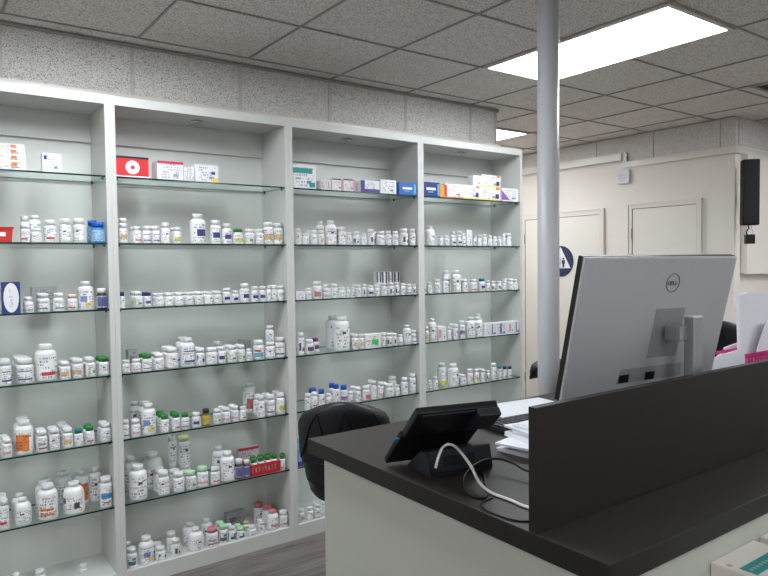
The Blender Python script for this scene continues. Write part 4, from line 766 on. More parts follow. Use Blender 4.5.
# acoustic tile band above the shelving, with its seams, top angle and bottom rail
struct(bxo('trim_1', -2.5, 3.72, YW, YW + .14, ZC - .302, ZC - .002, 'tile_wall'), 'speckled grey tile band above the shelving', 'tile band')
bm = bmesh.new()
for k in range(-6, 4):
    x = GX + (k) * T
    if x < 3.6: box(bm, x - .010, x + .010, YW - .004, YW - .0005, ZC - .268, ZC - .022)
box(bm, 3.705, 3.722, YW - .006, YW + .14, ZC - .30, ZC - .02)
struct(obj('trim_2', bm, 'tbar_light'), 'grey seam strips on the tile band', 'trim')
bm = bmesh.new(); box(bm, -2.5, 3.725, YW - .012, YW - .0005, ZC - .016, ZC - .002); box(bm, 3.7205, 3.735, YW - .016, YW + .14, ZC - .024, ZC - .002)
struct(obj('trim_3', bm, 'tbar'), 'dark angle where tile band meets ceiling', 'trim')
bm = bmesh.new(); box(bm, -2.5, 3.745, YW - .022, YW - .0005, 2.432, 2.474)
struct(obj('trim_4', bm, 'casing'), 'cream rail under the tile band', 'trim')

# T-bar grid
lights = [(2, 1, 3), (4, -3, -1), (-2, 1, 3), (-6, 1, 3), (-6, 7, 9), (-2, 7, 9), (2, 7, 9), (6, 3, 5), (6, 7, 9)]
def blocked(x, y, vert):
    for i, j0, j1 in lights:
        if GX + i * T - .001 < x < GX + (i + 1) * T + .001 and GY - j1 * T - .001 < y < GY - j0 * T + .001: return True
    if not vert or True:
        if y > YW + .0 and y < YW + .14 and x < 3.72: return True
    if (y > YN and x > XW) or (y > YW and x < 2.0): return True
    return False
bm = bmesh.new()
w = .005
for i in range(-6, 11):
    x = GX + i * T
    for j in range(-3, 11):
        y0, y1 = GY - (j + 1) * T, GY - j * T
        ym = (y0 + y1) / 2
        if any(abs(x - (GX + (li + .5) * T)) < .4 * T and GY - b * T < ym < GY - a * T for li, a, b in lights): continue
        if x > 7.95 or x < -2.45: continue
        if ym > YN and x > XW: continue
        if ym > YW + .14 and x < 2.02: continue
        y1 = min(y1, 5.6); y0 = max(y0, -3.)
        if x < 3.72 and y0 < YW < y1: 
            box(bm, x - w, x + w, y0, YW - .016, ZC - .003, ZC + .0035); continue
        if y1 > y0: box(bm, x - w, x + w, y0, y1, ZC - .003, ZC + .0035)
for j in range(-3, 11):
    y = GY - j * T
    if y > 5.58 or y < -2.98: continue
    for i in range(-7, 11):
        x0, x1 = GX + i * T, GX + (i + 1) * T
        xm = (x0 + x1) / 2
        if any(li == i and a < j < b for li, a, b in lights): continue
        x0 = max(x0, -2.5); x1 = min(x1, 8.)
        if y > YN: x1 = min(x1, XW)
        if y > YW + .14: x0 = max(x0, 2.0)
        if x1 - x0 > .02: box(bm, x0, x1, y - w, y + w, ZC - .0028, ZC + .0035)
struct(obj('trim_5', bm, 'tbar'), 'thin dark grid of the drop ceiling', 'ceiling grid')

def troffer(i, j0, j1, label):
    x0, x1, y0, y1 = GX + i * T + .012, GX + (i + 1) * T - .012, GY - j1 * T + .012, GY - j0 * T - .012
    cx, cy = (x0 + x1) / 2, (y0 + y1) / 2
    t = thing('ceiling_light', label, 'light', (cx, cy, ZC), 0, 'flat ceiling light panels')
    a, b = (x1 - x0) / 2, (y1 - y0) / 2
    bm = bmesh.new(); f = .020
    for q in ((-a, a, -b, -b + f), (-a, a, b - f, b), (-a, -a + f, -b + f, b - f), (a - f, a, -b + f, b - f)): box(bm, *q, -.010, .003)
    obj('light_frame', bm, 'casing', t)
    bm = bmesh.new(); box(bm, -a + f, a - f, -b + f, b - f, -.006, .002)
    obj('diffuser', bm, 'emit', t)
troffer(*lights[0], 'long lit ceiling light panel right of the pole top')
troffer(*lights[1], 'small sliver of lit ceiling panel beyond the tile band corner')
for i, l in enumerate(lights[2:]):
    troffer(*l, ['lit ceiling panel above the left shelving bays', 'lit ceiling panel in the far left corner', 'lit ceiling panel at left behind the camera', 'lit ceiling panel nearest behind the camera', 'lit ceiling panel behind and right of the camera', 'lit ceiling panel above the right side of the room', 'lit ceiling panel in the rear right corner'][i])

def vent(x0, x1, y0, y1, label):
    cx, cy = (x0 + x1) / 2, (y0 + y1) / 2; a, b = (x1 - x0) / 2, (y1 - y0) / 2
    t = thing('ceiling_vent', label, 'vent', (cx, cy, ZC), 0, 'dark ceiling vents')
    bm = bmesh.new()
    for q in ((-a, a, -b, -b + .02), (-a, a, b - .02, b), (-a, -a + .02, -b + .02, b - .02), (a - .02, a, -b + .02, b - .02)): box(bm, *q, -.008, .003)
    obj('vent_frame', bm, 'tbar', t)
    bm = bmesh.new(); n = int((2 * b - .04) / .03)
    for k in range(n):
        y = -b + .03 + k * .03
        box(bm, -a + .02, a - .02, y, y + .012, -.007, .001)
    obj('louvre', bm, 'grille', t)
    bm = bmesh.new(); box(bm, -a + .02, a - .02, -b + .02, b - .02, .001, .0035); obj('backing', bm, 'black_soft', t)
vent(GX + 5 * T + .012, GX + 6 * T - .012, GY - 3 * T + .012, GY - 2 * T - .09, 'dark square ceiling vent near the right edge')
vent(5.86, 6.40, 2.36, 2.66, 'dark ceiling vent above the black speaker')

# tile band on the wall with doors and around the corner
def band(name, x0, x1, y0, y1, z0, z1, label): struct(bxo(name, x0, x1, y0, y1, z0, z1, 'tile_wall'), label, 'tile band')
band('trim_6', XW - .008, XW - .0005, YN - .008, 3.775, 2.50, ZC - .003, 'speckled tile band above the right door')
band('trim_7', XW - .008, XW - .0005, 3.775, 5.6, 2.50, ZC - .003, 'speckled tile band above the left door')
band('trim_8', XW - .0005, 8.0, YN - .008, YN - .0005, 2.50, ZC - .003, 'speckled tile band above the speaker')
bm = bmesh.new()
for y in (2.866, 3.476, 4.085, 4.695, 5.305): box(bm, XW - .0105, XW - .0083, y - .004, y + .004, 2.505 if y < 3.78 else 2.585, ZC - .01)
for x in (5.60, 6.20, 6.81, 7.42): box(bm, x - .004, x + .004, YN - .0105, YN - .0083, 2.505, ZC - .01)
struct(obj('trim_9', bm, 'tbar'), 'thin dark seams in the tile band over the doors', 'trim')
# rails, stepped
bm = bmesh.new(); box(bm, XW - .022, XW - .0085, YN - .022, 3.79, 2.447, 2.503); box(bm, XW - .0085, 8.0, YN - .022, YN - .0085, 2.447, 2.503)
box(bm, XW - .028, XW - .022, YN - .028, 3.79, 2.486, 2.503); box(bm, XW - .022, 8.0, YN - .028, YN - .022, 2.486, 2.503)
struct(obj('trim_10', bm, 'casing'), 'cream rail above the right door', 'trim')
bm = bmesh.new(); box(bm, XW - .040, XW - .0085, 3.79, 5.6, 2.520, 2.588)
struct(obj('trim_11', bm, 'casing'), 'cream rail above the left door, a step higher', 'trim')
bm = bmesh.new(); box(bm, XW - .034, XW - .0085, 3.735, 3.775, 2.504, 2.584)
struct(obj('trim_12', bm, 'silver_dark'), 'grey end bracket where the rails step', 'trim')

# doors
def door(n, y0, y1, z1, cw, label, hinges, yh):
    d = bpy.data.objects.new('door_%d' % n, None); COL.objects.link(d); d.location = (XW, (y0 + y1) / 2, 0)
    struct(d, label, 'door'); h = (y1 - y0) / 2
    bxo('door_leaf', -.012, -.0005, -h + .004, h - .004, .008, z1 - .004, 'door', d)
    bm = bmesh.new()
    for a, b in ((-h - cw, -h), (h, h + cw)):
        box(bm, -.020, -.0005, a, b, 0, z1 + cw); 
    box(bm, -.020, -.0005, -h, h, z1, z1 + cw)
    for a, b in ((-h - cw, -h - cw + .012), (h + cw - .012, h + cw)): box(bm, -.028, -.020, a, b, 0, z1 + cw)
    box(bm, -.028, -.020, -h - cw + .012, h + cw - .012, z1 + cw - .012, z1 + cw)
    obj('door_casing', bm, 'casing', d)
    bm = bmesh.new()   # dark gap round the leaf
    box(bm, -.0135, -.002, -h, -h + .0045, 0, z1); box(bm, -.0135, -.002, h - .0045, h, 0, z1); box(bm, -.0135, -.002, -h + .0045, h - .0045, z1 - .005, z1)
    obj('door_gap', bm, 'grille', d)
    for z in hinges:
        bm = bmesh.new(); lathe(bm, [(0, z - .05), (.007, z - .05), (.007, z + .05), (0, z + .05)], 10, (-.020, yh * h)); obj('hinge', bm, 'silver_dark', d)
    bm = bmesh.new(); k = -yh
    tube(bm, [(-.0, k * (h - .06), 1.), (-.05, k * (h - .06), 1.), (-.055, k * (h - .08), 1.), (-.055, k * (h - .16), 1.)], .009); obj('door_handle', bm, 'chrome', d)
    return d
door(1, 4.052, 5.010, 2.030, .058, 'cream door carrying the round navy restroom sign', (1.82, .3), 1)
door(2, 3.062, 3.688, 2.056, .046, 'narrow cream door right of the signed door', (1.82, .3), 1)

# round restroom sign
sg = thing('restroom_sign', 'round navy sign with white triangle and figures on the left door', 'sign', (XW - .013, 4.52, 1.573))
def disc_x(bm, r, x0, x1, seg=48):
    A = [bm.verts.new((x0, r * cos(2 * pi * i / seg), r * sin(2 * pi * i / seg))) for i in range(seg)]; B_ = [bm.verts.new((x1, v.co.y, v.co.z)) for v in A]
    bm.faces.new(A); bm.faces.new(B_[::-1])
    for i in range(seg): bm.faces.new((A[i], A[(i + 1) % seg], B_[(i + 1) % seg], B_[i]))
bm = bmesh.new(); disc_x(bm, .160, -.006, 0); obj('sign_disc', bm, 'navy', sg)
def yz(bm, pts, x0, x1):
    A = [bm.verts.new((x0, y, z)) for y, z in pts]; B_ = [bm.verts.new((x1, y, z)) for y, z in pts]; n = len(pts)
    bm.faces.new(A); bm.faces.new(B_[::-1])
    for i in range(n): bm.faces.new((A[i], A[(i + 1) % n], B_[(i + 1) % n], B_[i]))
bm = bmesh.new(); yz(bm, [(0, .150), (.128, -.072), (-.128, -.072)], -.008, -.0062); obj('sign_triangle', bm, 'white', sg)
def figure(bm, yc, woman):
    s = .9
    A = [(yc + .011 * cos(2 * pi * i / 16), .026 + .011 * sin(2 * pi * i / 16)) for i in range(16)]; yz(bm, A, -.0095, -.0082)
    if woman: pts = [(-.010, .012), (.010, .012), (.030, -.026), (.024, -.028), (.014, -.008), (.024, -.038), (.010, -.038), (.010, -.066), (-.010, -.066), (-.010, -.038), (-.024, -.038), (-.014, -.008), (-.024, -.028), (-.030, -.026)]
    else: pts = [(-.020, .012), (.020, .012), (.022, -.024), (.015, -.024), (.013, -.002), (.012, -.066), (.002, -.066), (0, -.030), (-.002, -.066), (-.012, -.066), (-.013, -.002), (-.015, -.024), (-.022, -.024)]
    yz(bm, [(yc + a, b) for a, b in pts], -.0095, -.0082)
bm = bmesh.new(); figure(bm, .038, True); obj('woman_figure', bm, 'navy', sg)
bm = bmesh.new(); figure(bm, -.038, False); obj('man_figure', bm, 'navy', sg)
bm = bmesh.new(); yz(bm, [(-.002, .04), (.002, .04), (.002, -.068), (-.002, -.068)], -.0095, -.0082); obj('divider_line', bm, 'navy', sg)

# white wall sounder
t = thing('wall_sounder', 'small white square alarm sounder above the right door', 'alarm', (XW - .001, 3.775, 2.362))
bm = bmesh.new(); box(bm, -.034, 0, -.066, .066, -.062, .062, bev=.006); obj('housing', bm, 'gum', t)
bm = bmesh.new()
for r in (.016, .028, .040): tube(bm, [(-.0345, r * cos(2 * pi * i / 28), r * sin(2 * pi * i / 28)) for i in range(28)], .0016, 6, True)
obj('grille', bm, 'silver', t)

# black speaker with plug, wall cabinet
struct(bxo('trim_13', 5.655, 8.0, YN - .06, YN - .03, 1.450, 2.44, 'cream'), 'cream boxed-out panel on the wall right of the speaker', 'wall panel')
struct(bxo('trim_14', 5.67, 8.0, YN - .03, YN - .0005, 1.458, 2.44, 'cream'), 'backing of the boxed-out panel', 'wall panel')
t = thing('wall_speaker', 'tall black speaker mounted high on the cream wall corner', 'speaker', (5.515, 2.605, 2.108), radians(-48))
bm = bmesh.new(); box(bm, -.062, .062, -.040, .050, -.262, .262, bev=.010); obj('speaker_cabinet', bm, 'black_soft', t)
bm = bmesh.new(); box(bm, -.054, .054, -.047, -.0402, -.250, .250, bev=.002); obj('speaker_grille', bm, 'black', t)
bm = bmesh.new(); box(bm, -.03, .03, .0505, .100, -.04, .04); obj('mounting_bracket', bm, 'black', t)
DZ = 1.735 - 2.108
bm = bmesh.new(); box(bm, -.036, .036, -.025, .025, DZ - .038, DZ + .038, bev=.007); ad = obj('adapter_box', bm, 'black', t)
for dx in (-.018, .018):
    bm = bmesh.new(); tube(bm, spline([(dx, 0, DZ + .0385), (dx * 1.4, -.005, DZ + .06), (dx * .6, -.01, DZ + .085), (dx * .8, -.01, DZ + .111)]), .005); obj('cable', bm, 'cable_white' if dx > 0 else 'black', t)

# floor to ceiling pole
bm = bmesh.new(); lathe(bm, [(0, 0), (.0435, 0), (.0435, ZC + .003), (0, ZC + .003)], 48)
o = obj('support_pole', bm, 'pole', None); o.location = (2.131, 1.80, 0.0005); tag(o, 'round pale grey support pole from floor to ceiling behind the counter', 'pole')

# ------------------------------------------------------------------ shelving
D = 3.34; ZS = {1: 2.008, 2: 1.688, 3: 1.372, 4: 1.053, 5: .732, 6: .412}; UX0 = .819; BW = .9507; P_ = .0235
def make_unit(label):
    t = thing('shelving_unit', label, 'shelving', (0, 0, 0), 0, 'white glass-shelved wall units side by side')
    W = BW - .0006
    bxo('side_panel', 0, P_, D, YW - .002, 0, 2.388, 'cabinet', t); bxo('side_panel', W - P_, W, D, YW - .002, 0, 2.388, 'cabinet', t)
    bxo('top_panel', P_, W - P_, D, YW - .002, 2.345, 2.388, 'cabinet', t)
    bxo('back_panel', P_, W - P_, YW - .008, YW - .002, .08, 2.345, 'cabinet_back', t)
    bxo('base_panel', P_, W - P_, D, YW - .008, .0, .08, 'cabinet', t)
    bxo('header_rail', P_, W - P_, YW - .028, YW - .008, 2.205, 2.345, 'cabinet', t)
    for s, z in ZS.items():
        bm = bmesh.new(); fs = box(bm, P_ + .0015, W - P_ - .0015, D + .004, YW - .022, z - .008, z)
        for f in fs:
            if abs(f.normal.z) < .5: f.material_index = 1
        sh = obj('glass_shelf', bm, ['glass', 'glass_edge'], t)
        for (x, y) in ((P_ + .009, D + .03), (W - P_ - .009, D + .03), (P_ + .009, YW - .06), (W - P_ - .009, YW - .06)):
            bm = bmesh.new(); lathe(bm, [(0, z - .017), (.005, z - .017), (.006, z - .0085), (0, z - .0085)], 10, (x, y)); obj('shelf_pin', bm, 'pin', sh)
    bm = bmesh.new(); lathe(bm, [(.024, 2.3449), (.030, 2.3449), (.034, 2.338), (.034, 2.336), (.027, 2.334), (.024, 2.337), (.024, 2.3449)], 32, (W / 2, YW - .18))
    lathe(bm, [(0, 2.340), (.024, 2.340)], 32, (W / 2, YW - .18), mi=1)
    obj('puck_light', bm, ['chrome', 'silver_dark'], t, True)
    return t
u = make_unit('leftmost white shelving bay, cut off by the left picture edge')
def dup(root, loc, label):
    r = root.copy(); COL.objects.link(r); r.location = loc; r['label'] = label
    for ch in list(root.children):
        c = ch.copy(); COL.objects.link(c); c.parent = r
        for g in ch.children: d = g.copy(); COL.objects.link(d); d.parent = c
    return r
u.location = (UX0 - BW, 0, 0)
dup(u, (UX0, 0, 0), 'white shelving bay with the red box on its top shelf')
dup(u, (UX0 + BW, 0, 0), 'third white shelving bay, directly behind the near black chair')
dup(u, (UX0 + 2 * BW, 0, 0), 'rightmost white shelving bay, next to the passage')

# ------------------------------------------------------------------ bottles and boxes
MC = {}
def mesh_of(key, fn, mats, name):
    if key in MC: return MC[key]
    bm = bmesh.new(); fn(bm); bmesh.ops.recalc_face_normals(bm, faces=bm.faces[:])
    me = bpy.data.meshes.new(name); bm.to_mesh(me); bm.free()
    for m in mats: me.materials.append(M[m])
    MC[key] = me; return me
def arc(cx, cz, rx, rz, a0, a1, n=5): return [(cx + rx * cos(a0 + (a1 - a0) * i / n), cz + rz * sin(a0 + (a1 - a0) * i / n)) for i in range(n + 1)]
def dims(kind, r, h):
    if kind == 'P': rc, ch, sh = r * .84, min(max(.24 * h, .015), .026), min(.30 * r, .12 * h)
    elif kind == 'B': rc, ch, sh = r * .62, min(.15 * h, .024), r * .50
    else: rc, ch, sh = r * .52, .13 * h, r * .80
    hb = h - ch
    return rc, ch, sh, hb
def bottle(kind, bay, s, x, y, z, r, h, body, cap, lab, label):
    name, cat = {'P': ('pill_bottle', 'pill bottle'), 'B': ('stock_bottle', 'large bottle'), 'J': ('round_jug', 'jug')}[kind]
    r = round(r, 3) - .0002; h = round(h / .003) * .003
    rc, ch, sh, hb = dims(kind, r, h)
    t = thing(name, label, cat, (x, y, z), random.uniform(-.45, .35), GRP[s])
    nk = rc * .93
    def fb(bm):
        f = r * .14
        prof = [(0, 0), (r - f, 0)] + arc(r - f, f, f, f, -pi / 2, 0, 3)[1:]
        zt = hb - .0035
        prof += arc(nk, zt - sh, r - nk, sh, 0, pi / 2, 6) + [(nk, hb), (0, hb)]
        lathe(bm, prof, 24)
    def fc(bm):
        b = min(.0022, ch * .15)
        lathe(bm, [(0, hb + .0002), (rc, hb + .0002), (rc, h - b), (rc - b, h), (rc * .8, h), (rc * .78, h - .0008), (0, h - .0008)], 24)
    z0 = hb * .10; z1 = (hb - .0035 - sh) * .98
    def fl(bm):
        n = 16; a0, a1 = -pi / 2 - 2.05, -pi / 2 + 2.05; rr = r + .0005; ul = bm.loops.layers.uv.new('UVMap')
        vs = [[bm.verts.new((q * cos(a0 + (a1 - a0) * i / n), q * sin(a0 + (a1 - a0) * i / n), zz)) for i in range(n + 1)] for q, zz in ((rr, z0), (rr, z1))]
        for i in range(n):
            f = bm.faces.new((vs[0][i], vs[0][i + 1], vs[1][i + 1], vs[1][i])); f.smooth = True
            # u squeezed so that the printed face sits towards the front
            for lp, (k, v) in zip(f.loops, ((i, 0), (i + 1, 0), (i + 1, 1), (i, 1))):
                lp[ul].uv = ((k / n - .5) * 1.5 + .5, v)
    for nm, fn, mat in (('bottle_body', fb, 'body_' + body), ('bottle_cap', fc, 'cap_' + cap), ('bottle_label', fl, 'lab_' + ({'yellow': 'amber', 'brown': 'brown'}.get(body) or lab))):
        me = mesh_of((nm, kind, r, h, mat), fn, [mat], nm)
        o = bpy.data.objects.new(nm, me); COL.objects.link(o); o.parent = t
        if nm == 'bottle_cap' and cap != 'w': o['label'] = {'yel': 'yellow', 'pur': 'purple'}.get(cap, cap) + ' cap'
    return t
GRP = {1: 'boxes on the top shelves', 2: 'bottles on the second shelves', 3: 'bottles on the third shelves', 4: 'bottles on the fourth shelves', 5: 'bottles on the fifth shelves',
       6: 'bottles on the sixth shelves', 7: 'bottles on the floor-level shelves'}

def patch(t, W, h, x0, x1, z0, z1, mat, name='printed_panel', uv=False, y=-.0006):
    bm = bmesh.new(); fs = box(bm, x0 * W, x1 * W, y, -.0001, z0 * h, z1 * h)
    ul = bm.loops.layers.uv.new('UVMap')
    for f in bm.faces:
        for lp in f.loops: lp[ul].uv = ((lp.vert.co.x / W - x0) / (x1 - x0), (lp.vert.co.z / h - z0) / (z1 - z0))
    return obj(name, bm, mat, t)
def carton(bay, s, x0, x1, y, z, dep, h, col, mark, label):
    W = x1 - x0
    t = thing('medicine_box', label, 'box', (x0, y, z), 0, 'medicine boxes on the shelves')
    bm = bmesh.new(); box(bm, 0, W, 0, dep, 0, h, bev=.0006); obj('carton', bm, 'card_' + col, t)
    if col in 'w' and mark not in ('none',):
        pm = {'blue': 'print_blue', 'dk': 'print_dark'}.get(mark, 'print')
        patch(t, W, h, .06, .94, .08, .92, pm)
    if col == 'grey': patch(t, W, h, .06, .94, .08, .92, 'print_grey')
    f = lambda *a, **k: patch(t, W, h, *a, y=-.0012, **k)
    if mark == 'orange': f(.60, .76, .35, .8, 'ink_orange', name='orange_mark')
    elif mark == 'navydot': f(.08, .24, .66, .88, 'ink_navym', name='dark_square')
    elif mark == 'redtop': f(0, 1, .86, 1, 'ink_redm', name='red_edge')
    elif mark == 'odot': f(.74, .96, .02, .26, 'ink_yellowm', name='orange_dot'); f(.7, .86, .45, .62, 'ink_navym', name='dark_square')
    elif mark == 'circle':
        f(0, 1, .9, 1, 'ink_dark', name='dark_edge'); f(0, 1, 0, .07, 'ink_wht', name='pale_edge')
        for rr, mt, yy in ((.33, 'ink_wht', -.0012), (.10, 'ink_redm', -.002)):
            bm = bmesh.new(); R = rr * h; cx, cz = W * .5, h * .48
            prism(bm, [(cx + R * cos(2 * pi * i / 28), cz + R * sin(2 * pi * i / 28)) for i in range(28)], yy, -.0003); obj('round_mark', bm, mt, t)
    elif mark == 'oval':
        bm = bmesh.new(); prism(bm, [(W * (.5 + .42 * cos(2 * pi * i / 28)), h * (.5 + .47 * sin(2 * pi * i / 28))) for i in range(28)], -.0012, -.0003); obj('oval_panel', bm, 'ink_wht', t)
        patch(t, W, h, .36, .60, .2, .8, 'print', y=-.0018)
    elif mark == 'teal':
        f(0, .84, .62, .84, 'ink_teal', name='teal_band'); f(.70, .94, .06, .26, 'ink_teal', name='teal_square')
    elif mark == 'r': f(.0, .35, .2, .8, 'ink_pinkm', name='red_mark')
    elif mark == 'pink': f(.82, 1, 0, 1, 'ink_pinkm', name='pink_edge'); f(0, .8, .9, 1, 'ink_dark', name='dark_edge')
    elif mark == 'purple': f(0, .22, 0, 1, 'ink_purple', name='purple_end'); f(.22, 1, 0, .30, 'ink_purple', name='purple_band')
    elif mark == 'wt': f(.2, .75, .45, .62, 'ink_wht', name='white_print'); f(.3, .6, .28, .36, 'ink_cy', name='white_print'); f(.86, .98, .1, .9, 'ink_cy', name='bright_edge')
    elif mark == 'ob': f(0, .95, 0, .09, 'ink_orange', name='orange_stripe'); f(.0, .1, .1, .9, 'ink_redm', name='red_edge')
    elif mark == 'yel': f(0, 1, 0, .09, 'ink_yellowm', name='yellow_edge'); f(.78, .97, .82, 1, 'ink_orange', name='orange_mark'); f(.76, .93, .15, .5, 'ink_navym', name='dark_square')
    elif mark == 'pur':
        bm = bmesh.new(); prism(bm, [(0, h * .1), (W * .5, h * .1), (0, h * .85)], -.0012, -.0003); obj('purple_corner', bm, 'ink_violet', t)
    elif mark == 'greenblk': f(.40, .85, .25, .62, 'ink_green', name='green_block'); f(.02, .3, .5, .58, 'ink_orange', name='orange_mark')
    elif mark == 'vstripe': f(0, .22, 0, 1, 'ink_dark', name='dark_stripe'); f(.6, .85, 0, 1, 'ink_dark', name='dark_stripe')
    elif mark == 'green': f(0, 1, 0, .3, 'ink_green', name='green_edge')
    return t
for it in ITEMS:
    if it[0] == 'X': carton(*it[1:])
    else: bottle(*it)

def basket(x0, x1, y0, y1, z, h, mat, label, name='plastic_basket', slots=7, cat='basket', top=.72):
    """tray with slotted sides and a rim"""
    t = thing(name, label, cat, ((x0 + x1) / 2, (y0 + y1) / 2, z)); a, b = (x1 - x0) / 2, (y1 - y0) / 2; th = .003
    bm = bmesh.new(); box(bm, -a, a, -b, b, 0, .003); obj('basket_floor', bm, mat, t)
    for nm, L_, axis, off in (('front_side', a, 0, -b), ('back_side', a, 0, b - th), ('end_side', b - th, 1, -a), ('end_side', b - th, 1, a - th)):
        bm = bmesh.new()
        def bb(u0, u1, z0, z1):
            if axis == 0: box(bm, u0, u1, off, off + th, z0, z1)
            else: box(bm, off, off + th, u0, u1, z0, z1)
        bb(-L_, L_, .003, h * .30); bb(-L_, L_, h * top, h)
        n = max(2, int(slots * L_ / a)); sw = 2 * L_ / n
        for k in range(n + 1):
            c = -L_ + k * sw; bb(max(-L_, c - sw * .22), min(L_, c + sw * .22), h * .30, h * top)
        obj(nm, bm, mat, t)
    return t
bx0, bx1 = 1.5155, 1.690
basket(bx0, bx1, D + .014, D + .150, .412, .062, 'red', 'red slotted basket holding green-capped bottles, sixth shelf of second bay', slots=9)
k = 0
for (x, y) in ((1.541, D + .042), (1.584, D + .044), (1.627, D + .042), (1.667, D + .044), (1.560, D + .089), (1.604, D + .090), (1.648, D + .088)):
    k += 1
    bottle('P', 2, 6, x, y, .4155, .0195, .087, 'w', 'green', 'k', 'green-capped pill bottle in the red basket, ' + ['front left corner', 'second from left in front', 'third from left in front', 'front right corner', 'left of the rear three', 'middle of the rear three', 'right of the rear three'][k - 1])
t = thing('plastic_bin', 'solid red bin with white tag, left end of second shelf, leftmost bay', 'bin', (.342, D + .075, 1.688))
bm = bmesh.new(); a, b, h = .060, .055, .068
for q in ((-a, a, -b, -b + .003), (-a, a, b - .003, b), (-a, -a + .003, -b + .003, b - .003), (a - .003, a, -b + .003, b - .003)): box(bm, *q, 0, h)
box(bm, -a + .003, a - .003, -b + .003, b - .003, 0, .003); box(bm, -a - .003, a + .003, -b - .003, -b, h - .008, h)
for v in bm.verts:
    k_ = .90 + .10 * v.co.z / h; v.co.x *= k_
obj('bin_body', bm, 'red', t)
bm = bmesh.new(); box(bm, -.045, .030, -b - .0016, -b - .0002, .026, .044); obj('bin_label', bm, 'white', t)

# ------------------------------------------------------------------ counter
CX0, CX1, CY0, CY1, CZ = .943, 3.60, .667, 1.692, 1.067
t = thing('service_counter', 'pale grey counter base under the charcoal worktop', 'counter', (CX0, CY0, 0))
bxo('end_panel', .024, .046, .062, CY1 - CY0 - .052, 0, CZ - .0425, 'counter_panel', t)
bxo('front_panel', .046, CX1 - CX0 - .03, .034, .056, 0, CZ - .0425, 'counter_panel', t)
bxo('end_post', .024, .046, .034, .062, 0, CZ - .0425, 'counter_panel', t)
bxo('end_panel', CX1 - CX0 - .052, CX1 - CX0 - .03, .056, CY1 - CY0 - .052, 0, CZ - .0425, 'counter_panel', t)
bm = bmesh.new(); fs = box(bm, CX0, CX1, CY0, CY1, CZ - .042, CZ, bev=.0012)
for f in bm.faces:
    if f.normal.z < .9: f.material_index = 1
o = obj('countertop', bm, ['lam', 'lam_edge']); tag(o, 'charcoal laminate worktop running across the counter', 'countertop')
bm = bmesh.new(); fs = box(bm, CX0 + .001, CX1 - .001, .828, .846, CZ + .0003, 1.305, bev=.0008)
o = obj('divider_screen', bm, 'lam_edge'); tag(o, 'dark upright privacy panel standing on the charcoal worktop', 'divider')

# test-kit boxes hung on the customer side of the counter
def kit_box(x0, x1, label):
    z1 = .953; dep = .20
    t = thing('kit_box', label, 'box', (x0, CY0 + .0335 - dep, z1 - .06), 0, 'white boxes on the display shelf')
    W = x1 - x0
    bm = bmesh.new(); box(bm, 0, W, 0, dep - .001, 0, .06, bev=.001); obj('carton', bm, 'casing', t)
    bm = bmesh.new(); box(bm, W * .10, W * .86, dep - .085, dep - .050, .0601, .0606); obj('teal_strip', bm, 'ink_teal', t)
    bm = bmesh.new(); box(bm, W * .10, W * .86, dep - .150, dep - .125, .0601, .0606); obj('teal_strip', bm, 'ink_teal', t)
    bm = bmesh.new()
    for k in range(9): box(bm, W * .15 + k * W * .072, W * .15 + k * W * .072 + W * .045, dep - .071, dep - .064, .0607, .0609)
    obj('printed_words', bm, 'silver', t)
    bm = bmesh.new(); box(bm, W * .06, W * .12, dep - .036, dep - .026, .0601, .0605); obj('red_mark', bm, 'ink_pinkm', t)
    bm = bmesh.new(); box(bm, .001, W - .001, -.0006, -.0001, .01, .05); obj('front_print', bm, 'ink_teal', t)
kit_box(1.330, 1.512, 'white box with teal strip below the counter edge, nearer the corner')
kit_box(1.542, 1.724, 'white box with teal strip at the lower right picture corner')
t = thing('display_shelf', 'low pale display shelf against the counter front', 'shelf', (1.27, CY0 - .20, 0))
bxo('shelf_board', 0, .80, 0, .2325, .87, .8925, 'counter_panel', t)
bxo('side_support', 0, .02, 0, .2325, 0, .8695, 'counter_panel', t); bxo('side_support', .78, .80, 0, .2325, 0, .8695, 'counter_panel', t)

# ------------------------------------------------------------------ monitor
mp = Vector((1.248, .945, 1.584)); yw, tl = -.122, .225
wv = Vector((cos(yw), sin(yw), 0)); nv = Vector((sin(yw), -cos(yw), 0)); uv_ = Vector((0, 0, 1)) * cos(tl) + nv * sin(tl); bn = wv.cross(uv_)   # bn faces the viewer side (back of screen)
MW, MH = .553, .350
mid = mp + wv * .3
t = thing('computer_monitor', 'large silver-backed computer monitor seen from behind on the counter', 'monitor', (mid.x, mid.y - .0, CZ), 0)
def mon(bm_fn, name, mats, smooth=False):
    """geometry given in monitor axes: x across, y out of the back (towards -bn), z up the panel"""
    bm = bmesh.new(); bm_fn(bm)
    Mx = Matrix((wv, -bn, uv_)).transposed().to_4x4(); Mx.translation = mp - Vector((mid.x, mid.y, CZ))
    bmesh.ops.transform(bm, matrix=Mx, verts=bm.verts[:])
    return obj(name, bm, mats, t, smooth)
def back(bm):
    A = [(0, -MH), (MW, -MH), (MW, 0), (0, 0)]; i = .004
    B_ = [(i, -MH + i), (MW - i, -MH + i), (MW - i, -i), (i, -i)]
    va = [bm.verts.new((x, .004, z)) for x, z in A]; vb = [bm.verts.new((x, 0, z)) for x, z in B_]; vc = [bm.verts.new((x, .010, z)) for x, z in A]
    bm.faces.new(vb); bm.faces.new(vc[::-1])
    for k in range(4):
        j = (k + 1) % 4; bm.faces.new((va[k], va[j], vb[j], vb[k])); bm.faces.new((vc[k], vc[j], va[j], va[k]))
mon(back, 'back_shell', 'silver')
mon(lambda bm: box(bm, -.0012, MW + .0012, .0102, .024, -MH - .001, .0012), 'bezel', 'black')
mon(lambda bm: box(bm, .008, MW - .008, .0242, .025, -MH + .018, -.008), 'screen', 'black_soft')
PX = .325
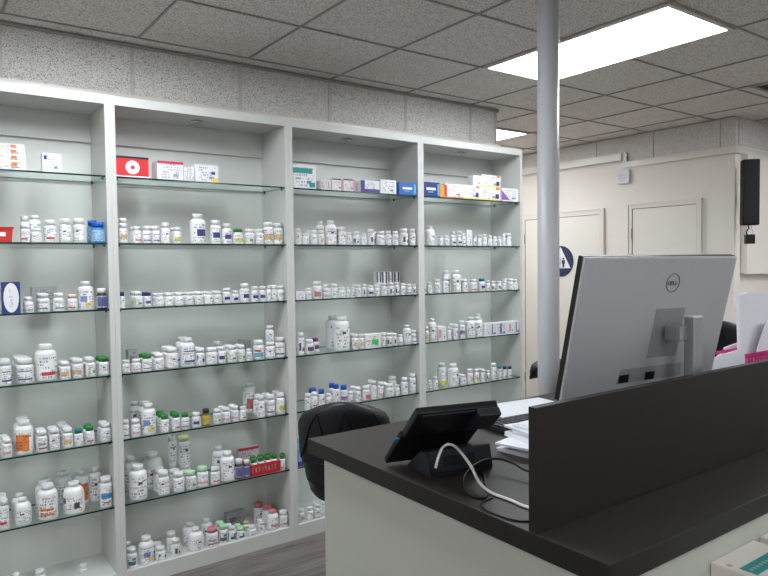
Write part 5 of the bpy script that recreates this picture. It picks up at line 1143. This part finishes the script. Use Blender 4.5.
mon(lambda bm: box(bm, PX - .055, PX + .055, -.0012, -.0001, -.262, -.132, bev=.0005), 'mount_plate', 'silver_dark')
def low(bm):
    prism(bm, [(PX - .150, -.322), (PX + .090, -.322), (PX + .085, -.285), (PX - .142, -.285)], -.0012, -.0001)
mon(low, 'port_recess', 'silver_dark')
mon(lambda bm: [box(bm, PX - .145 + a, PX - .145 + a + .035, -.0022, -.0013, -.321, -.300) for a in (0, .095)], 'port', 'black')
# round emblem with the four letters, as the photo shows it
LX, LZ = .312, -.066
def ring(bm): tube(bm, [(LX + .0235 * cos(2 * pi * i / 40), -.0004, LZ + .0235 * sin(2 * pi * i / 40)) for i in range(40)], .0012, 6, True)
mon(ring, 'emblem_ring', 'logo')
def strokes(bm):
    # D E(tilted) L L drawn as thin bars; x runs right to left as seen from behind is mirrored by the view itself
    h, wd, th = .0095, .0068, .0017; x = LX - .0168
    def bar(x0, z0, x1, z1):
        dx, dz = x1 - x0, z1 - z0; l = hypot(dx, dz); nx, nz = -dz / l * th / 2, dx / l * th / 2
        prism(bm, [(x0 + nx, z0 + nz), (x1 + nx, z1 + nz), (x1 - nx, z1 - nz), (x0 - nx, z0 - nz)], -.0011, -.0001)
    z0, z1 = LZ - h / 2, LZ + h / 2
    bar(x, z0, x, z1); bar(x, z1, x + wd * .6, z1); bar(x, z0, x + wd * .6, z0); bar(x + wd * .6, z1, x + wd, z1 - h * .3); bar(x + wd, z1 - h * .3, x + wd, z0 + h * .3); bar(x + wd, z0 + h * .3, x + wd * .6, z0)
    x += .0092   # slanted E
    sx = .0022
    bar(x, z0 + .001, x + sx, z1); bar(x + sx, z1, x + sx + wd * .8, z1 - .003); bar(x + sx / 2, LZ, x + sx / 2 + wd * .8, LZ - .003); bar(x, z0 + .001, x + wd * .8, z0 - .002)
    for k in range(2):
        x += .0098 if k == 0 else .0082
        bar(x, z0, x, z1); bar(x, z0, x + wd * .75, z0)
mon(strokes, 'emblem_letters', 'logo')
# stand: arm from the plate, vertical neck, foot
ac = mp + wv * PX + uv_ * -.195
neck = ac + nv * .060 + wv * .022
loc = lambda v: Vector(v) - Vector((mid.x, mid.y, CZ))
bm = bmesh.new()
R3 = Matrix((wv, -nv, Vector((0, 0, 1)))).transposed().to_4x4()
Mx = R3.copy(); Mx.translation = loc(ac)
box(bm, -.022, .030, -.058, -.012, -.018, .018, mat=Mx, bev=.003); obj('tilt_arm', bm, 'alu', t)
bm = bmesh.new(); Mx = R3.copy(); Mx.translation = Vector((loc(neck).x, loc(neck).y, 0))
nh = ac.z + .040 - CZ
box(bm, -.017, .017, -.014, .012, .008, nh, mat=Mx, bev=.0015); obj('neck', bm, 'alu', t)
bm = bmesh.new(); box(bm, -.018, .018, -.015, .013, nh + .0002, nh + .004, mat=Mx, bev=.0008); obj('neck_cap', bm, 'gum', t)
bm = bmesh.new(); box(bm, -.12, .12, -.004 + .0, .19, .0005, .008, mat=Mx, bev=.002); obj('foot', bm, 'alu', t)

# ------------------------------------------------------------------ tablet terminal on stand
t = thing('tablet_terminal', 'black tablet terminal on wedge stand seen from behind', 'tablet', (.968, 1.340, CZ))
ty, tt = -.26, .845
tw = Vector((cos(ty), sin(ty), 0)); tn = Vector((sin(ty), -cos(ty), 0)); tu = Vector((0, 0, 1)) * cos(tt) + tn * sin(tt); tb = tw.cross(tu)
def tab(fn, name, mat, smooth=False):
    bm = bmesh.new(); fn(bm); Mx = Matrix((tw, -tb, tu)).transposed().to_4x4(); Mx.translation = Vector((0, 0, .006))
    bmesh.ops.transform(bm, matrix=Mx, verts=bm.verts[:]); return obj(name, bm, mat, t, smooth)
TW, TH = .210, .252
tab(lambda bm: box(bm, 0, TW, .0, .016, 0, TH * .56, bev=.004), 'lower_case', 'black_soft')
tab(lambda bm: box(bm, .006, TW + .004, -.004, .0145, TH * .565, TH, bev=.004), 'upper_case', 'black')
tab(lambda bm: box(bm, .010, TW - .010, .0162, .018, .02, TH - .02), 'screen', 'black_soft')
tab(lambda bm: box(bm, .155, TW + .004, -.026, -.0042, TH * .74, TH + .002, bev=.004), 'hinge_block', 'dark_plastic')
tab(lambda bm: box(bm, .020, .168, -.008, -.0042, TH - .014, TH - .004, bev=.001), 'top_rib', 'dark_plastic')
tab(lambda bm: [tube(bm, [(.172, -.0046, TH * .62), (.196, -.0046, TH * .86)], .0022)], 'back_seam', 'dark_plastic')
def scr(bm): lathe(bm, [(0, 0), (.003, 0), (.003, .001), (0, .001)], 12); bmesh.ops.rotate(bm, verts=bm.verts[:], cent=(0, 0, 0), matrix=Matrix.Rotation(pi / 2, 3, 'X')); bmesh.ops.translate(bm, verts=bm.verts[:], vec=(.188, -.0045, TH * .66))
tab(scr, 'screw', 'silver')
# wedge stand
fl_, fr_ = Vector((.990 - .968, 1.192 - 1.340, 0)), Vector((1.166 - .968, 1.160 - 1.340, 0))
sdir = (fr_ - fl_).normalized(); sn = Vector((sdir.y, -sdir.x, 0))
def stand(bm):
    # side outline in (depth behind the front face, height)
    for a, b in ((0., .012), (.158, .170)): pass
    prof = [(0, .0005), (.0, .010), (.012, .060), (.050, .056), (.115, .006), (.115, .0005)]
    A = [bm.verts.new(fl_ - sn * d + Vector((0, 0, z))) for d, z in prof]; B_ = [bm.verts.new(fr_ - sn * d + Vector((0, 0, z))) for d, z in prof]
    bm.faces.new(A); bm.faces.new(B_[::-1]); n = len(prof)
    for i in range(n): bm.faces.new((A[i], A[(i + 1) % n], B_[(i + 1) % n], B_[i]))
bm = bmesh.new(); stand(bm); bmesh.ops.bevel(bm, geom=bm.edges[:], offset=.002, segments=2, affect='EDGES'); obj('stand', bm, 'dark_plastic', t)
bm = bmesh.new()
fa = (Vector((0, 0, .050)) - sn * .012).normalized(); o0 = fl_ + Vector((0, 0, .010)) + sn * .0008
Mx = Matrix((sdir, fa.cross(sdir), fa)).transposed().to_4x4(); Mx.translation = o0
box(bm, .040, .128, -.002, .0015, .014, .038, mat=Mx); obj('cable_port', bm, 'black_soft', t)
bm = bmesh.new(); box(bm, .004, .174, -.001, .0025, .0, .004, mat=Mx); box(bm, .002, .006, -.001, .0025, .0, .048, mat=Mx); obj('stand_trim', bm, 'black', t)
bm = bmesh.new(); box(bm, -.014, -.0005, .004, .010, .118, .134, bev=.001)
Mt = Matrix((tw, -tb, tu)).transposed().to_4x4(); bmesh.ops.transform(bm, matrix=Mt, verts=bm.verts[:]); obj('side_tab', bm, 'side_blue', t)

# cables
def cable(name, pts, r, mat, label, cat='cable'):
    bm = bmesh.new(); tube(bm, spline(pts, 8), r, 10); o = obj(name, bm, mat, None, True); tag(o, label, cat, 'cables behind the tablet'); return o
zc_ = CZ
P0 = Vector((.968, 1.340, CZ)); port = P0 + o0 + sdir * .045 + fa * .030 + (sn * .004)
cable('charging_cable', [(1.000, 1.183, 1.094), (1.012, 1.186, 1.119), (1.037, 1.200, 1.133), (1.058, 1.200, 1.137), (1.062, 1.174, 1.131), (1.043, 1.111, 1.111), (1.027, 1.063, 1.085), (1.030, 1.028, 1.0715), (1.031, .976, 1.0708), (1.029, .926, 1.0706), (1.045, .880, 1.0706), (1.10, .866, 1.0706)],
      .0034, 'cable_white', 'thick white cable arching from the tablet stand')
cable('power_cord', [(1.24, .868, 1.071), (1.20, .95, 1.083), (1.171, 1.051, 1.087), (1.173, 1.093, 1.093), (1.165, 1.130, 1.097), (1.140, 1.150, 1.097), (1.095, 1.145, 1.095), (1.035, 1.120, 1.088), (.995, 1.083, 1.077), (.985, 1.044, 1.0705), (1.005, 1.022, 1.0697), (1.063, 1.083, 1.0697), (1.100, 1.125, 1.0697), (1.12, 1.16, 1.0697)],
      .0030, 'black', 'black cord curling in a loop behind the tablet')
cable('power_cord', [(1.017, 1.012, 1.069), (.973, 1.004, 1.069), (.953, .969, 1.069), (.953, .935, 1.069), (.958, .900, 1.069), (.980, .876, 1.069), (1.06, .860, 1.069)],
      .0018, 'black', 'thin black cord lying along the counter edge')

# keyboard, sheet, paper stack
t = thing('computer_keyboard', 'black keyboard lying on the counter behind the papers', 'keyboard', (1.62, 1.40, CZ), radians(-4))
bm = bmesh.new(); box(bm, -.20, .20, -.065, .065, .0005, .016, bev=.003); obj('keyboard_base', bm, 'black', t)
bm = bmesh.new()
for i in range(18):
    for j in range(5): box(bm, -.193 + i * .0214, -.193 + i * .0214 + .018, -.055 + j * .0225, -.055 + j * .0225 + .018, .0162, .021)
k_ = obj('key', bm, 'dark_plastic', t); k_.name = 'keycaps'; k_['kind'] = 'stuff'
bm = bmesh.new(); box(bm, -.16, .16, -.105, .105, 0, .0008)
o = obj('paper_sheet', bm, 'paper_print'); o.location = (1.74, 1.575, CZ + .0006); o.rotation_euler = (0, 0, radians(-6)); tag(o, 'single printed sheet lying on the counter behind the keyboard', 'paper')
z = CZ + .0005
for i, (dx, dy, rz, th, sx, sy) in enumerate([(0, 0, 6, .010, .13, .11), (.012, -.006, -3, .012, .125, .105), (-.008, .012, 12, .006, .13, .10), (.020, .004, -6, .012, .12, .10), (.030, .0, 4, .009, .115, .095), (.022, .014, -10, .006, .12, .09), (.034, .006, 2, .010, .11, .09)]):
    bm = bmesh.new()
    for k in range(3):
        q = th / 3; e = random.uniform(-.004, .004); box(bm, -sx + e, sx + e, -sy - e, sy - e, k * q, (k + 1) * q - .0002)
    o = obj('paper_packet', bm, 'paper'); o.location = (1.425 + dx, 1.165 + dy, z); o.rotation_euler = (0, 0, radians(rz)); z += th + .0003
    tag(o, ['lowest packet of white papers in the pile by the dark divider', 'second lowest packet in the paper pile beside the dark divider', 'third packet from the bottom of the counter paper pile', 'middle packet of the counter paper pile beside the divider', 'third packet from the top of the counter paper pile', 'second packet from the top of the counter paper pile', 'topmost packet of the white paper pile beside the divider'][i], 'papers', 'packets of paper piled on the counter')

# pink tray with papers, right of the monitor
basket(2.135, 2.50, 1.015, 1.110, CZ + .0005, .211, 'pink', 'magenta slotted tray at the right picture edge holding white papers', 'letter_tray', 18, 'tray', top=.93)
def leaf(name, pts, th, mat, label, loc, rot):
    bm = bmesh.new(); prism(bm, pts, 0, th); o = obj(name, bm, mat); o.location = loc; o.rotation_euler = rot; tag(o, label, 'paper', 'white papers around the magenta tray'); return o
leaf('paper_bag', [(0, 0), (.21, 0), (.21, .385), (.06, .392), (.0, .385)], .010, 'paper', 'tall white paper sheaf standing up in the magenta tray', (2.262, 1.088, CZ + .0045), (radians(-2), 0, radians(-1)))
leaf('folded_paper', [(0, 0), (.15, .0), (.22, .20), (.16, .20)], .002, 'paper', 'small folded white slip leaning diagonally in the magenta tray', (2.22, 1.055, CZ + .10), (radians(-3), 0, 0))
leaf('paper_bag', [(0, 0), (.07, 0), (.09, .222), (-.02, .215)], .003, 'paper', 'white sheet leaning left of the magenta tray', (2.225, 1.122, CZ + .0010), (radians(0), 0, radians(5)))
leaf('paper_bag', [(0, 0), (.14, 0), (.15, .225), (.12, .240), (.05, .243), (-.02, .225)], .003, 'paper', 'crumpled white sheet beside the monitor', (1.815, .945, CZ + .0010), (radians(-3), 0, radians(-3)))
leaf('paper_bag', [(0, 0), (.12, 0), (.135, .20), (.128, .236), (.0, .228), (.02, .20)], .003, 'paper', 'white slip in front of the left end of the magenta tray', (1.955, .990, CZ + .0010), (radians(-2), 0, 0))
leaf('sticky_note', [(0, 0), (.035, 0), (.03, .25), (.0, .256)], .002, 'yellow', 'pale yellow note beside the monitor edge', (1.815, .965, CZ + .0010), (radians(-2), 0, 0))

# ------------------------------------------------------------------ stools
def shell_point(v):
    """side profile of the padded shell: y forward, z up, v 0 (front lip) .. 1 (top of back)"""
    K = [(.215, -.035), (.205, .0), (.10, .012), (-.02, .0), (-.13, .010), (-.195, .075), (-.215, .17), (-.235, .27), (-.258, .39), (-.262, .455)]
    f = v * (len(K) - 1); i = min(int(f), len(K) - 2); t_ = f - i
    a, b, c, d = K[max(i - 1, 0)], K[i], K[i + 1], K[min(i + 2, len(K) - 1)]
    cr = lambda p0, p1, p2, p3: .5 * (2 * p1 + (p2 - p0) * t_ + (2 * p0 - 5 * p1 + 4 * p2 - p3) * t_ * t_ + (3 * p1 - p0 - 3 * p2 + p3) * t_ ** 3)
    return cr(a[0], b[0], c[0], d[0]), cr(a[1], b[1], c[1], d[1])
def half_w(v):
    K = [(0, .10), (.10, .150), (.25, .175), (.42, .150), (.52, .145), (.62, .165), (.74, .188), (.86, .190), (.95, .170), (1.0, .125)]
    for (a, x), (b, y) in zip(K, K[1:]):
        if v <= b:
            t_ = (v - a) / (b - a); t_ = t_ * t_ * (3 - 2 * t_); return x + (y - x) * t_
    return K[-1][1]
def shell_at(u, v, off=0.):
    y, z = shell_point(v); y2, z2 = shell_point(min(v + .01, 1)); y1, z1 = shell_point(max(v - .01, 0))
    ty_, tz_ = y2 - y1, z2 - z1; l = hypot(ty_, tz_); ny, nz = -tz_ / l * -1, -ty_ / l   # towards the sitter
    ny, nz = tz_ / l, -ty_ / l
    w_ = half_w(v); c = .055 + .03 * max(0., min(1., (v - .45) * 3))
    k = off + c * (u * u)
    return Vector((u * w_, y + ny * k, z + nz * k - .045 * u * u * max(0., (v - .6) / .4)))
def make_stool(label):
    t = thing('swivel_stool', label, 'chair', (0, 0, 0), 0, 'black quilted swivel stools')
    SH = 0.0
    nu, nvv = 16, 34; bm = bmesh.new(); th = .040
    G = {}
    for s in (0, 1):
        for i in range(nvv + 1):
            for j in range(nu + 1):
                u = -1 + 2 * j / nu; v = i / nvv
                e = min(1., (1 - abs(u)) * 4) ** .5 * min(1., min(v, 1 - v) * 14 + .15) ** .5
                off = th * .5 * (1 if s else -1) * (.25 + .75 * e)
                G[s, i, j] = bm.verts.new(shell_at(u, v, off) + Vector((0, 0, SH)))
    for i in range(nvv):
        for j in range(nu):
            bm.faces.new((G[0, i, j], G[0, i, j + 1], G[0, i + 1, j + 1], G[0, i + 1, j])); bm.faces.new((G[1, i, j], G[1, i + 1, j], G[1, i + 1, j + 1], G[1, i, j + 1]))
    for i in range(nvv):
        bm.faces.new((G[0, i, 0], G[0, i + 1, 0], G[1, i + 1, 0], G[1, i, 0])); bm.faces.new((G[0, i, nu], G[1, i, nu], G[1, i + 1, nu], G[0, i + 1, nu]))
    for j in range(nu):
        bm.faces.new((G[0, 0, j], G[1, 0, j], G[1, 0, j + 1], G[0, 0, j + 1])); bm.faces.new((G[0, nvv, j], G[0, nvv, j + 1], G[1, nvv, j + 1], G[1, nvv, j]))
    obj('seat_shell', bm, 'leather', t, True)
    bm = bmesh.new()
    def seam(uvs, off):
        pts = []
        for (u0, v0), (u1, v1) in zip(uvs, uvs[1:]):
            for k in range(10):
                f = k / 10; pts.append(shell_at(u0 + (u1 - u0) * f, v0 + (v1 - v0) * f, off))
        pts.append(shell_at(*uvs[-1], off)); tube(bm, pts, .0038, 6)
    for off in (-.0205, .0205):
        zig = [(-.96, .72), (-.6, .93), (-.28, .72), (.04, .93), (.36, .72), (.68, .93), (.96, .74)]
        seam(zig, off); seam([(-.96, .93 - .02), (-.6, .72), (-.28, .93), (.04, .72), (.36, .93), (.68, .72), (.96, .9)] if off > 0 else [(-.94, .70), (-.3, .695), (.3, .695), (.94, .70)], off)
        seam([(-.95, .60), (-.4, .595), (.4, .595), (.95, .60)], off)
    obj('piping', bm, 'stitch', t, True)
    bm = bmesh.new(); lathe(bm, [(0, -.06), (.09, -.06), (.09, -.045), (.03, -.040), (0, -.040)], 24, (0, -.0)); obj('seat_plate', bm, 'black', t)
    bm = bmesh.new(); lathe(bm, [(0, -.30), (.016, -.30), (.016, -.0605), (0, -.0605)], 20); obj('gas_lift', bm, 'chrome', t, True)
    return t
def finish_stool(t, seat_h):
    """column, footring and five-star base for a shell set at seat_h"""
    t.location.z = seat_h
    bm = bmesh.new(); lathe(bm, [(0, .08 - seat_h), (.027, .08 - seat_h), (.027, -.3005), (0, -.3005)], 24); obj('column', bm, 'black', t, True)
    for k in range(5):
        a = 2 * pi * k / 5 + .3; d = Vector((cos(a), sin(a), 0)); z0 = -seat_h
        bm = bmesh.new(); tube(bm, [d * .0275 + Vector((0, 0, z0 + .11)), d * .15 + Vector((0, 0, z0 + .095)), d * .27 + Vector((0, 0, z0 + .068))], [.022, .019, .013], 10)
        lg = obj('base_leg', bm, 'black', t, True)
        bm = bmesh.new(); c = d * .27; s = Vector((-d.y, d.x, 0))
        for q in (-1, 1):
            m_ = c + s * .012 * q; tube(bm, [m_ - s * .008 + Vector((0, 0, z0 + .0265)), m_ + s * .008 + Vector((0, 0, z0 + .0265))], .026, 20)
        tube(bm, [c + Vector((0, 0, z0 + .05)), c + Vector((0, 0, z0 + .066))], .006, 8)
        obj('caster', bm, 'black', lg, False)
s1 = make_stool('black quilted swivel stool in front of the shelves, beside the counter corner')
parts = list(s1.children)
def stool_copy(label):
    r = s1.copy(); COL.objects.link(r); r['label'] = label
    for ch in parts: c = ch.copy(); COL.objects.link(c); c.parent = r
    return r
s2 = stool_copy('black quilted swivel stool behind the pole, only its seat showing')
s3 = stool_copy('black quilted swivel stool right of the monitor by the papers')
for s, (x, y, rz, h) in zip((s1, s2, s3), STOOLS):
    s.location = (x, y, 0); s.rotation_euler = (0, 0, rz); finish_stool(s, h)

# ------------------------------------------------------------------ world and view
w = bpy.data.worlds.new('world'); SC.world = w; w.use_nodes = True
w.node_tree.nodes['Background'].inputs[0].default_value = (.5, .52, .55, 1); w.node_tree.nodes['Background'].inputs[1].default_value = .05
SC.view_settings.view_transform = 'Standard'; SC.view_settings.look = 'None'; SC.view_settings.gamma = 1.; SC.view_settings.use_curve_mapping = False
SC.view_settings.exposure = EXPO
